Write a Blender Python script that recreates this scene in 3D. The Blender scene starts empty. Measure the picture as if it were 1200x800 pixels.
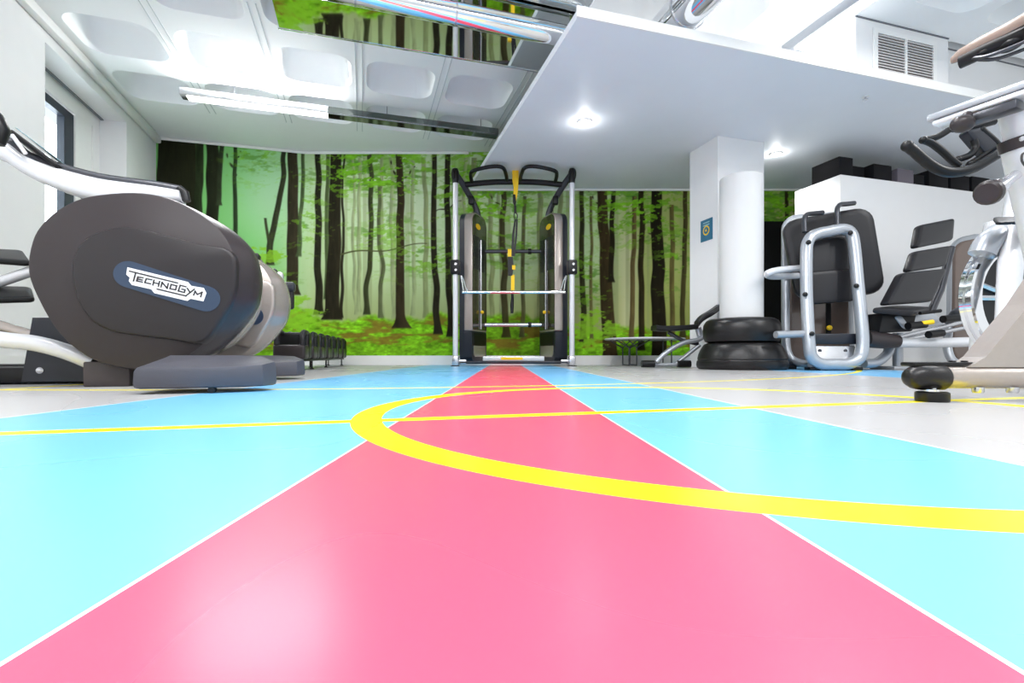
import bpy, bmesh, math, random
import numpy as np
from mathutils import Vector, Matrix
random.seed(4)
S = bpy.context.scene
COL = S.collection
PI = math.pi

# ------------------------------------------------------------------ camera, sky, lights, exposure
CAM_H, HOR, VPX, FPX = 0.125, 416.5, 592.0, 580.0
cam_d = bpy.data.cameras.new('camera'); cam = bpy.data.objects.new('camera', cam_d); COL.objects.link(cam)
cam_d.sensor_width = 36.0; cam_d.sensor_fit = 'HORIZONTAL'; cam_d.lens = FPX * 36.0 / 1200.0
cam_d.shift_x = (600.0 - VPX) / 1200.0; cam_d.shift_y = (HOR - 400.0) / 1200.0
cam_d.clip_start = 0.02
cam.location = (0, 0, CAM_H); cam.rotation_euler = (PI / 2, 0, 0)
S.camera = cam
S.view_settings.view_transform = 'Standard'; S.view_settings.look = 'None'
S.view_settings.exposure = 0.33; S.view_settings.gamma = 1.0; S.view_settings.use_curve_mapping = False
S.cycles.max_bounces = 8
world = bpy.data.worlds.new('sky'); S.world = world; world.use_nodes = True
bg = world.node_tree.nodes['Background']
bg.inputs[0].default_value = (0.93, 0.97, 1.0, 1); bg.inputs[1].default_value = 0.85

TH = math.radians(16.0); CT, ST = math.cos(TH), math.sin(TH)
def room(a, b, z=0.0):            # the room's own grid (turned 16 degrees) -> world
    return Vector((a * CT - b * ST, a * ST + b * CT, z))

def area_light(name, loc, sx, sy, energy, color=(1, 1, 1), rot=(0, 0, TH)):
    d = bpy.data.lights.new(name, 'AREA'); d.shape = 'RECTANGLE'; d.size = sx; d.size_y = sy
    d.energy = energy; d.color = color
    o = bpy.data.objects.new(name, d); COL.objects.link(o); o.location = loc; o.rotation_euler = rot
    return o
area_light('ceiling_lamp_light', room(0.2, 1.7, 2.66), 3.6, 0.14, 85)
area_light('ceiling_lamp_light', room(0.2, -0.6, 2.66), 3.6, 0.14, 95)
area_light('window_daylight', room(-3.1, 5.7, 1.9), 1.5, 1.3, 30, (.85, .95, 1.0), (PI / 2, 0, TH - PI / 2))
area_light('ceiling_lamp_light', room(4.4, 0.6, 2.66), 0.14, 3.2, 60)
area_light('added_soffit_uplight', room(2.7, 3.45, 2.415), 1.8, 0.12, 2.5, rot=(PI, 0, TH))  # added uplight, out of sight on the lowered slab, brightens the walls above

# ------------------------------------------------------------------ helpers
def W(px, py, Y):                 # an image pixel at distance Y -> world
    return Vector(((px - VPX) * Y / FPX, Y, CAM_H + (HOR - py) * Y / FPX))
def pixel_ab(px, py, b):        # an image pixel on the room plane b -> (a, z)
    rx = (px - VPX) / FPX
    Y = b / (CT - rx * ST); X = rx * Y
    return X * CT + Y * ST, CAM_H + (HOR - py) * Y / FPX
def lin(c):
    c = np.asarray(c, float) / 255.0
    return np.where(c <= 0.04045, c / 12.92, ((c + 0.055) / 1.055) ** 2.4)
def lin4(c): v = lin(c); return (float(v[0]), float(v[1]), float(v[2]), 1.0)

MATS = {}
def mat(name, rgb, rough=0.5, metal=0.0, bump=0.0, scale=60.0, var=0.06, coat=0.0, emit=0.0, spec=0.5):
    if name in MATS: return MATS[name]
    m = bpy.data.materials.new(name); m.use_nodes = True; MATS[name] = m
    nt = m.node_tree; N = nt.nodes; L = nt.links; p = N['Principled BSDF']
    c = lin4(rgb)
    tc = N.new('ShaderNodeTexCoord'); nz = N.new('ShaderNodeTexNoise'); nz.inputs['Scale'].default_value = scale
    nz.inputs['Detail'].default_value = 3
    L.new(tc.outputs['Object'], nz.inputs['Vector'])
    mx = N.new('ShaderNodeMix'); mx.data_type = 'RGBA'
    mx.inputs[6].default_value = tuple(x * (1 - var) for x in c[:3]) + (1,)
    mx.inputs[7].default_value = tuple(min(1, x * (1 + var)) for x in c[:3]) + (1,)
    L.new(nz.outputs['Fac'], mx.inputs[0]); L.new(mx.outputs[2], p.inputs['Base Color'])
    p.inputs['Roughness'].default_value = rough; p.inputs['Metallic'].default_value = metal
    p.inputs['Coat Weight'].default_value = coat; p.inputs['Specular IOR Level'].default_value = spec
    if bump:
        bp = N.new('ShaderNodeBump'); bp.inputs['Strength'].default_value = bump; bp.inputs['Distance'].default_value = 0.002
        L.new(nz.outputs['Fac'], bp.inputs['Height']); L.new(bp.outputs['Normal'], p.inputs['Normal'])
    if emit:
        p.inputs['Emission Color'].default_value = c; p.inputs['Emission Strength'].default_value = emit
    return m

M_WALL = mat('white_paint', (240, 240, 240), 0.7, scale=8, var=0.02)
M_CEIL = mat('ceiling_paint', (248, 250, 250), 0.65, scale=5, var=0.02)
M_SOFFIT = mat('soffit_paint', (236, 240, 246), 0.5, scale=4, var=0.02)
M_TRIM = mat('white_gloss', (244, 244, 242), 0.4, scale=20, var=0.02)
M_DARK = mat('charcoal_plastic', (52, 46, 47), 0.33, spec=.35, bump=0.25, scale=420)
M_DARK2 = mat('charcoal_cover', (44, 40, 41), 0.3, spec=.35, bump=0.15, scale=420)
M_BLACK = mat('black_plastic', (14, 14, 16), 0.38, spec=.35)
M_RUBBER = mat('black_rubber', (22, 20, 21), 0.32, spec=.4, bump=0.2, scale=300)
M_PEDAL = mat('grey_rubber', (70, 70, 78), 0.45, bump=0.3, scale=500)
M_VINYL = mat('grey_vinyl', (36, 35, 38), 0.38, spec=.3, bump=0.2, scale=300)
M_SILVER = mat('silver_paint', (176, 180, 186), 0.3, 0.45)
M_WHITEP = mat('white_silver_paint', (222, 223, 226), 0.26, 0.25)
M_CHAMP = mat('champagne_paint', (176, 166, 158), 0.25, 0.5, coat=0.4)
M_GREYP = mat('grey_metal', (72, 73, 78), 0.3, 0.5)
M_CHROME = mat('chrome', (235, 236, 238), 0.06, 1.0, var=0.01)
M_MIRROR = mat('mirror', (225, 228, 226), 0.03, 1.0, var=0.01)
M_STEEL = mat('brushed_steel', (205, 206, 210), 0.25, 0.9)
M_BROWN = mat('smoky_panel', (110, 94, 86), 0.2, 0.1, coat=0.5)
M_SMOKE = mat('dark_smoky_panel', (62, 58, 46), 0.15, 0.2, coat=0.5)
M_BASEB = mat('dark_blue_black', (26, 30, 40), 0.38, bump=0.1, scale=400)
M_BLUEP = mat('slate_blue_plate', (46, 62, 84), 0.35)
M_BADGE = mat('badge_white', (246, 248, 250), 0.4)
M_INK = mat('badge_ink', (50, 46, 46), 0.5)
M_YEL = mat('yellow_webbing', (250, 205, 30), 0.6, bump=0.3, scale=300)
M_LEATHER = mat('tan_saddle', (150, 130, 118), 0.35, bump=0.2, scale=300)
M_BOX = mat('dark_grey_box', (22, 21, 24), 0.65, spec=.15, bump=0.2, scale=200)
M_BOX2 = mat('purple_grey_box', (104, 97, 106), 0.6)
M_BOARD = mat('black_door', (14, 14, 15), 0.6, spec=.2)
M_LAMP = mat('lamp_diffuser', (255, 252, 246), 0.5, emit=5.0)
M_SPOT = mat('downlight_lens', (255, 250, 240), 0.5, emit=40.0)
M_GLASSD = mat('screen_glass', (120, 150, 160), 0.1, coat=0.5)
M_SIGN = mat('teal_sign', (52, 112, 140), 0.5)

class MB:
    def __init__(s): s.v = []; s.f = []
    def add(s, vs, fs):
        n = len(s.v); s.v += [Vector(v) for v in vs]; s.f += [[i + n for i in f] for f in fs]; return s
    def loft(s, rings, closed=True, caps=True):
        n = len(rings[0]); vs = [p for r in rings for p in r]; fs = []
        for k in range(len(rings) - 1):
            for i in range(n if closed else n - 1):
                j = (i + 1) % n
                fs.append([k * n + i, k * n + j, (k + 1) * n + j, (k + 1) * n + i])
        if caps:
            fs.append(list(range(n))[::-1]); fs.append([(len(rings) - 1) * n + i for i in range(n)])
        return s.add(vs, fs)
    def box(s, c, size, R=None, bevel=0.0, seg=2):
        bm = bmesh.new(); bmesh.ops.create_cube(bm, size=1.0)
        for v in bm.verts: v.co = Vector((v.co.x * size[0], v.co.y * size[1], v.co.z * size[2]))
        if bevel: bmesh.ops.bevel(bm, geom=bm.edges[:], offset=bevel, segments=seg, affect='EDGES', profile=0.5)
        bm.verts.index_update(); R = R or Matrix.Identity(3); c = Vector(c)
        s.add([R @ v.co + c for v in bm.verts], [[v.index for v in f.verts] for f in bm.faces]); bm.free(); return s
    def tube(s, pts, r, seg=12, closed=False, caps=True, flat=1.0):
        pts = [Vector(p) for p in pts]; n = len(pts)
        rs = r if isinstance(r, (list, tuple)) else [r] * n
        rings = []; prev = None
        for i, p in enumerate(pts):
            if closed: t = pts[(i + 1) % n] - pts[i - 1]
            else: t = pts[min(i + 1, n - 1)] - pts[max(i - 1, 0)]
            t.normalize()
            if prev is None:
                u = t.orthogonal() if abs(t.z) > 0.95 else t.cross(Vector((0, 0, 1)))
            else: u = prev - t * prev.dot(t)
            u.normalize(); prev = u; w = t.cross(u)
            rings.append([p + (u * math.cos(k * 2 * PI / seg) + w * math.sin(k * 2 * PI / seg) * flat) * rs[i] for k in range(seg)])
        if closed:
            best, off = 1e9, 0                       # match the seam
            for k in range(seg):
                d = (rings[0][k] - rings[-1][0]).length
                if d < best: best, off = d, k
            rings.append(rings[0][off:] + rings[0][:off])
            return s.loft(rings, caps=False)
        return s.loft(rings, caps=caps)
    def lathe(s, c, prof, seg=32, axis=Vector((0, 0, 1)), caps=True):
        axis = Vector(axis).normalized(); u = axis.orthogonal().normalized(); w = axis.cross(u); c = Vector(c)
        rings = [[c + axis * z + (u * math.cos(k * 2 * PI / seg) + w * math.sin(k * 2 * PI / seg)) * r for k in range(seg)] for r, z in prof]
        return s.loft(rings, caps=caps)
    def ball(s, c, r, sc=(1, 1, 1), R=None):
        n = 10; prof = []; R = R or Matrix.Identity(3); c = Vector(c); rings = []
        for i in range(n + 1):
            a = -PI / 2 + PI * i / n; rr = max(math.cos(a), 0.02)
            rings.append([c + R @ Vector((rr * math.cos(k * PI / 8) * r * sc[0], rr * math.sin(k * PI / 8) * r * sc[1], math.sin(a) * r * sc[2])) for k in range(16)])
        return s.loft(rings)
    def slab(s, cs, thick, rc=0.04, bv=0.015, crown=0.0):
        """rounded pad over four world corners (tl, tr, br, bl); grows away from the viewer side"""
        tl, tr, br, bl = [Vector(c) for c in cs]
        n = (tr - tl).cross(bl - tl).normalized()
        w = ((tr - tl).length + (br - bl).length) / 2; h = ((bl - tl).length + (br - tr).length) / 2
        def rr(ins, depth):
            pts = []; r = max(rc - ins, 0.002)
            for cx, cy, a0 in ((w - ins - r, ins + r, -90), (w - ins - r, h - ins - r, 0), (ins + r, h - ins - r, 90), (ins + r, ins + r, 180)):
                for k in range(6):
                    a = math.radians(a0 + k * 18); u = (cx + r * math.cos(a)) / w; v = (cy + r * math.sin(a)) / h
                    p = tl.lerp(tr, u).lerp(bl.lerp(br, u), v)
                    pts.append(p + n * depth)
            return pts
        return s.loft([rr(bv * 2.2, -crown), rr(bv, 0.0 + bv * 0.1), rr(bv * 0.3, bv * 0.35), rr(0, bv), rr(0, thick - bv), rr(bv * 0.3, thick - bv * 0.3), rr(bv, thick)])
    def build(s, name, m, parent=None, local=False, smooth=True, kind=None):
        me = bpy.data.meshes.new(name)
        vs = s.v
        if parent is not None and not local:
            inv = parent['_inv'] if False else INV[parent.name]
            vs = [inv @ v for v in vs]
        origin = Vector((0, 0, 0))
        if parent is None:
            xs = [v.x for v in vs]; ys = [v.y for v in vs]; zs = [v.z for v in vs]
            origin = Vector(((min(xs) + max(xs)) / 2, (min(ys) + max(ys)) / 2, min(zs)))
            if kind == 'floor': origin = Vector((0, 0, 0))
            vs = [v - origin for v in vs]
        me.from_pydata([tuple(v) for v in vs], [], s.f); me.materials.append(m)
        bm = bmesh.new(); bm.from_mesh(me); bmesh.ops.recalc_face_normals(bm, faces=bm.faces[:]); bm.to_mesh(me); bm.free()
        if smooth:
            me.shade_smooth(); me.set_sharp_from_angle(angle=math.radians(38))
        o = bpy.data.objects.new(name, me); COL.objects.link(o); o.location = origin
        if parent is not None:
            o.parent = parent; INV[o.name] = INV[parent.name]
        return o
INV = {}
def thing(name, label, cat, loc=(0, 0, 0), rotz=0.0, group=None):
    o = bpy.data.objects.new(name, None); COL.objects.link(o); o.empty_display_size = 0.1
    o.location = loc; o.rotation_euler = (0, 0, rotz)
    INV[o.name] = (Matrix.Translation(Vector(loc)) @ Matrix.Rotation(rotz, 4, 'Z')).inverted()
    return tag(o, label, cat, group)
def tag(o, label, cat, group=None):
    o['label'] = label; o['category'] = cat
    if group: o['group'] = group
    return o
def struct(o): o['kind'] = 'structure'; return o
def copy_tree(o, parent=None):
    c = o.copy(); COL.objects.link(c)
    if parent is not None: c.parent = parent
    for ch in list(o.children): copy_tree(ch, c)
    return c
def smooth(pts, n=6, closed=False):
    pts = [Vector(p) for p in pts]; N = len(pts); out = []
    for i in range(N if closed else N - 1):
        if closed: p0, p1, p2, p3 = pts[i - 1], pts[i], pts[(i + 1) % N], pts[(i + 2) % N]
        else: p0, p1, p2, p3 = pts[max(i - 1, 0)], pts[i], pts[i + 1], pts[min(i + 2, N - 1)]
        for k in range(n):
            t = k / n
            out.append(0.5 * ((2 * p1) + (p2 - p0) * t + (2 * p0 - 5 * p1 + 4 * p2 - p3) * t * t + (3 * p1 - p0 - 3 * p2 + p3) * t ** 3))
    if not closed: out.append(pts[-1])
    return out
ROTH = Matrix.Rotation(TH, 3, 'Z')
def rbox(mb, a0, a1, b0, b1, z0, z1, bevel=0.0):
    return mb.box(room((a0 + a1) / 2, (b0 + b1) / 2, (z0 + z1) / 2), (a1 - a0, b1 - b0, z1 - z0), ROTH, bevel)

# ------------------------------------------------------------------ floor
def floor_material():
    m = bpy.data.materials.new('sports_floor'); m.use_nodes = True
    nt = m.node_tree; N = nt.nodes; L = nt.links; p = N['Principled BSDF']
    tc = N.new('ShaderNodeTexCoord'); sx = N.new('ShaderNodeSeparateXYZ'); L.new(tc.outputs['Object'], sx.inputs[0])
    X, Y = sx.outputs[0], sx.outputs[1]
    def op(o, a, b=None, c=None):
        n = N.new('ShaderNodeMath'); n.operation = o
        for i, q in enumerate((a, b, c)):
            if q is None: continue
            if isinstance(q, (int, float)): n.inputs[i].default_value = q
            else: L.new(q, n.inputs[i])
        return n.outputs[0]
    def band(v, c, hw):   # 1 inside |v-c|<hw
        return op('LESS_THAN', op('ABSOLUTE', op('SUBTRACT', v, c)), hw)
    A = op('ADD', op('MULTIPLY', X, CT), op('MULTIPLY', Y, ST))
    B = op('SUBTRACT', op('MULTIPLY', Y, CT), op('MULTIPLY', X, ST))
    def dist(cx, cy, u, v):
        return op('SQRT', op('ADD', op('POWER', op('SUBTRACT', u, cx), 2.0), op('POWER', op('SUBTRACT', v, cy), 2.0)))
    def mixc(fac, c1, rgb):
        n = N.new('ShaderNodeMix'); n.data_type = 'RGBA'
        L.new(fac, n.inputs[0])
        if isinstance(c1, tuple): n.inputs[6].default_value = c1
        else: L.new(c1, n.inputs[6])
        n.inputs[7].default_value = lin4(rgb); return n.outputs[2]
    blue = op('MAXIMUM', band(X, -0.21, 0.80), band(X, 2.77, 0.54))
    pink = band(X, 0.0, 0.2045)
    c = mixc(blue, lin4((176, 175, 175)), (112, 182, 228))
    c = mixc(pink, c, (230, 82, 110))
    edge = op('MAXIMUM', op('MAXIMUM', band(X, -1.01, 0.003), band(X, 0.59, 0.003)), op('MAXIMUM', band(X, -0.2045, 0.0015), band(X, 0.2045, 0.0015)))
    c = mixc(edge, c, (232, 238, 240))
    y1 = band(B, 0.986, 0.022)
    circ = band(dist(0.495, 1.156, X, Y), 0.789, 0.029)
    arc = band(dist(0.55, 7.33, A, B), 5.40, 0.020)
    ln = op('MULTIPLY', band(X, -1.845, 0.02), band(Y, 2.0, 1.2))
    yl = op('MAXIMUM', op('MAXIMUM', y1, circ), op('MAXIMUM', arc, ln))
    c = mixc(yl, c, (252, 236, 20))
    L.new(c, p.inputs['Base Color'])
    nz2 = N.new('ShaderNodeTexNoise'); nz2.inputs['Scale'].default_value = 2; nz2.inputs['Detail'].default_value = 0
    L.new(tc.outputs['Object'], nz2.inputs['Vector'])
    mr = N.new('ShaderNodeMapRange'); mr.inputs['To Min'].default_value = 0.25; mr.inputs['To Max'].default_value = 0.31
    L.new(nz2.outputs['Fac'], mr.inputs['Value']); L.new(mr.outputs[0], p.inputs['Roughness'])
    p.inputs['Specular IOR Level'].default_value = 0.38
    return m
mb = MB(); mb.add([(-6, -4, 0), (9, -4, 0), (9, 6.75, 0), (-6, 6.75, 0), (-6, -4, -.1), (9, -4, -.1), (9, 6.75, -.1), (-6, 6.75, -.1)],
                  [[0, 1, 2, 3], [7, 6, 5, 4], [0, 4, 5, 1], [1, 5, 6, 2], [2, 6, 7, 3], [3, 7, 4, 0]])
struct(mb.build('floor', floor_material(), smooth=False, kind='floor'))

# ------------------------------------------------------------------ walls
WA, WB, ZC, ZS = -2.477, 7.108, 2.84, 2.34      # left wall plane, left end wall plane, ceiling, soffit underside
BEND = Vector((-2.64, 6.6, 0)); C0 = room(WA, WB)
OB0, OB1, OZ0, OZ1 = 4.88, 6.318, 0.95, 2.665    # window opening
mb = MB()
rbox(mb, WA - .36, WA, -3.0, OB0, 0, 3.2); rbox(mb, WA - .36, WA, OB1, WB + .2, 0, 3.2)
rbox(mb, WA - .36, WA, OB0, OB1, 0, OZ0); rbox(mb, WA - .36, WA, OB0, OB1, OZ1, 3.2)
struct(mb.build('wall_left', M_WALL, smooth=False))
mb = MB()
def wall_run(mb, pts, z0, z1, t):
    for p, q in zip(pts, pts[1:]):
        d = (q - p).normalized(); n = Vector((-d.y, d.x, 0)) * t
        a, b, c, e = p, q, q + n, p + n
        mb.loft([[Vector((v.x, v.y, z0)) for v in (a, b, c, e)], [Vector((v.x, v.y, z1)) for v in (a, b, c, e)]])
wall_run(mb, [C0, BEND, Vector((8.6, 6.6, 0))], 0, 3.2, 0.15)
struct(mb.build('wall_back', M_WALL, smooth=False))
mb = MB(); nb = Vector((0, -1, 0)) * 0.014; nl = room(0, -1) * 0.014
wall_run(mb, [C0 + nl, BEND + nl * .5 + nb * .5, Vector((8.6, 6.586, 0))], 0, 0.125, 0.014)
struct(mb.build('baseboard_back', M_TRIM, smooth=False))
mb = MB(); rbox(mb, WA, WA + .014, -3.0, WB - .016, 0, .125); struct(mb.build('baseboard_left', M_TRIM, smooth=False))
mb = MB(); rbox(mb, WA + .0, WA + .07, -3.0, WB - .02, ZC - .09, ZC - .001, 0.02); struct(mb.build('trim_1', M_TRIM))
# window
DA = WA - .25
mb = MB()
rbox(mb, DA - .09, DA, OB1 - .46, OB1 - .001, OZ0 + .001, OZ1 - .14); rbox(mb, DA - .09, DA, OB0 + .001, OB1 - .001, OZ1 - .16, OZ1 - .001)
rbox(mb, DA - .09, DA, OB0 + .001, OB1 - .001, OZ0 + .001, OZ0 + .07); rbox(mb, DA - .09, DA, OB0 + .001, OB0 + .07, OZ0 + .001, OZ1 - .14)
rbox(mb, DA - .0, DA + .012, OB1 - .16, OB1 - .13, OZ0 + .07, OZ1 - .14)
win = struct(mb.build('window_1', M_TRIM, smooth=False)); INV[win.name] = Matrix.Translation(-win.location)
mb = MB(); D0, D1 = OB0 + .08, OB1 - .47
rbox(mb, DA - .07, DA - .01, D1 - .16, D1, OZ0 + .08, OZ1 - .18); rbox(mb, DA - .07, DA - .01, D0, D1, OZ1 - .26, OZ1 - .18)
rbox(mb, DA - .07, DA - .01, D0, D1, OZ0 + .08, OZ0 + .16); rbox(mb, DA - .07, DA - .01, D0, D0 + .1, OZ0 + .08, OZ1 - .18)
mb.build('sash', mat('dark_sash', (40, 48, 60), 0.35), win, smooth=False)
g = bpy.data.materials.new('window_glass'); g.use_nodes = True
gp = g.node_tree.nodes['Principled BSDF']; gp.inputs['Transmission Weight'].default_value = 1.0; gp.inputs['Roughness'].default_value = 0.02
gp.inputs['IOR'].default_value = 1.02; gp.inputs['Base Color'].default_value = (0.93, 0.97, 1, 1)
mb = MB(); rbox(mb, DA - .05, DA - .044, D0 + .05, D1 - .05, OZ0 + .12, OZ1 - .2); mb.build('pane', g, win, smooth=False)
mb = MB(); rbox(mb, DA + .015, DA + .04, OB0 + .002, OB1 - .002, OZ1 - .012, OZ1 - .001)
mb.build('blind_slot', mat('slot_grey', (120, 124, 128), 0.5), win, smooth=False)
# strip of the brown house outside the window
mb = MB(); rbox(mb, WA - 2.2, WA - 2.0, 7.6, 8.0, 0, 4.0); struct(mb.build('wall_outside', mat('brown_render', (120, 104, 88), 0.8), smooth=False))

# ------------------------------------------------------------------ coffered ceiling
mb = MB(); HA, HB, CA, CB, RC = 0.395, 0.415, 0.325, 0.285, 0.15
def rrect(ca, cb, r, n=9):
    out = []
    for sx, sy, a0 in ((1, -1, -90), (1, 1, 0), (-1, 1, 90), (-1, -1, 180)):
        for k in range(n):
            t = math.radians(a0 + 90.0 * k / (n - 1)); out.append((sx * (ca - r) + r * math.cos(t), sy * (cb - r) + r * math.sin(t)))
    return out
hole = rrect(CA, CB, RC); NH = len(hole)
outer = []
for (x, y) in hole:
    s_ = min(HA / max(abs(x), 1e-6), HB / max(abs(y), 1e-6)); outer.append([x * s_, y * s_])
for cx, cy in ((HA, -HB), (HA, HB), (-HA, HB), (-HA, -HB)):   # pull the nearest point to each cell corner
    k = min(range(NH), key=lambda i: math.hypot(outer[i][0] - cx, outer[i][1] - cy)); outer[k] = [cx, cy]
prof = [(1.0, 0.0), (0.965, 0.03), (0.93, 0.09), (0.88, 0.17), (0.80, 0.235), (0.66, 0.272), (0.4, 0.29)]
for ka in range(-3, 11):
    for kb in range(-3, 6):
        ac, bc = 0.355 + 0.79 * ka, 1.675 + 0.83 * kb
        rings = [[room(ac + x, bc + y, ZC) for x, y in outer]]
        for f, dz in prof: rings.append([room(ac + x * f, bc + y * f, ZC + dz) for x, y in hole])
        n = NH; vs = [p for r in rings for p in r]; fs = []
        for k in range(len(rings) - 1):
            for i in range(n): fs.append([k * n + i, k * n + (i + 1) % n, (k + 1) * n + (i + 1) % n, (k + 1) * n + i])
        fs.append([(len(rings) - 1) * n + i for i in range(n)]); mb.add(vs, fs)
AL, AR, BT, BB = 0.355 - .79 * 3 - HA, 0.355 + .79 * 10 + HA, 1.675 + .83 * 5 + HB, 1.675 - .83 * 3 - HB
for a0, a1, b0, b1 in ((WA - .3, AL, BB, 7.4), (AL, AR, BT, 7.4)):
    mb.add([room(a0, b0, ZC), room(a1, b0, ZC), room(a1, b1, ZC), room(a0, b1, ZC)], [[0, 1, 2, 3]])
ce = mb.build('ceiling', M_CEIL); struct(ce)

mb = MB()
for k in range(-3, 3):
    for d in (-.03, .03): rbox(mb, .355 + .79 * k + HA + d - .004, .355 + .79 * k + HA + d + .004, 4.2, 6.24, ZC - .004, ZC + .001)
struct(mb.build('trim_6', mat('rib_grey', (205, 210, 212), .6), smooth=False))

# lowered ceiling slab on the right
P0, P1 = room(1.35, 2.987), room(8.6, 2.987); P3 = room(1.35, (6.592 - 1.35 * ST) / CT)
poly = [P0, P1, Vector((7.4, 6.592, 0)), P3]
mb = MB(); mb.loft([[Vector((p.x, p.y, ZS)) for p in poly], [Vector((p.x, p.y, ZS + .055)) for p in poly]])
struct(mb.build('ceiling_soffit', M_SOFFIT, smooth=False))
mb = MB(); rbox(mb, 1.34, 8.6, 2.972, 2.986, ZS - .002, ZS + .07); struct(mb.build('trim_2', M_TRIM, smooth=False))
wall_pts = [P3 + Vector((0.0, -.03, 0)), Vector((7.4, 6.57, 0))]
mb = MB(); mb.box(((wall_pts[0].x + 7.4) / 2, 6.585, ZS - .012), (7.4 - wall_pts[0].x, .022, .022)); struct(mb.build('trim_3', M_TRIM, smooth=False))
mb = MB(); t0, t1 = C0 + nl * 1.5, BEND + nb * 1.5
for p, q in ((t0, t1), (t1, Vector((P3.x, 6.58, 0)))):
    mb.tube([Vector((p.x, p.y, ZC - .02)), Vector((q.x, q.y, ZC - .02))], .018, 6)
struct(mb.build('trim_4', M_TRIM, smooth=False))
# walls standing on the slab
mb = MB(); rbox(mb, 1.75, 3.784, 3.75, 3.9, ZS + .06, ZC + .3); struct(mb.build('wall_upper', M_WALL, smooth=False))
mb = MB(); rbox(mb, 3.785, 4.817, 3.03, 3.5, ZS + .06, ZC + .32); rbox(mb, 4.818, 8.6, 3.13, 3.5, ZS + .06, ZC + .32)
rbox(mb, 3.785, 3.90, 3.5, 3.75, ZS + .06, ZC + .32)
struct(mb.build('wall_bulkhead', M_WALL, smooth=False))
mb = MB(); rbox(mb, 3.78, 4.817, 3.022, 3.03, ZC - .010, ZC - .001); rbox(mb, 4.818, 8.6, 3.122, 3.13, ZC - .010, ZC - .001); struct(mb.build('trim_5', mat('joint_grey', (110, 112, 118), .6), smooth=False))

# pillar
mb = MB(); rbox(mb, 3.43, 4.0, 4.2, 4.64, 0, ZS - .001); struct(mb.build('wall_pillar', M_WALL, smooth=False))
# partition
PA, PB, PZ = 4.727, 3.95, 1.99
mb = MB(); rbox(mb, PA, 9.0, PB, PB + .56, 0, PZ); struct(mb.build('wall_partition', M_WALL, smooth=False))
mb = MB(); rbox(mb, PA - .012, 9.0, PB - .012, PB, 0, .1); struct(mb.build('baseboard_partition', M_TRIM, smooth=False))
# dark door in the back wall
mb = MB(); dx0, dx1 = (889 - VPX) * 6.58 / FPX, (932 - VPX) * 6.58 / FPX
mb.box(((dx0 + dx1) / 2, 6.565, .95), (dx1 - dx0, .05, 1.9), bevel=.004)
dr = struct(mb.build('door_1', M_BOARD, smooth=False)); INV[dr.name] = Matrix.Translation(-dr.location)
mb = MB(); mb.box((dx1 - .12, 6.52, 1.0), (.03, .05, .6), bevel=.008); mb.build('door_handle', M_STEEL, dr)

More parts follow.
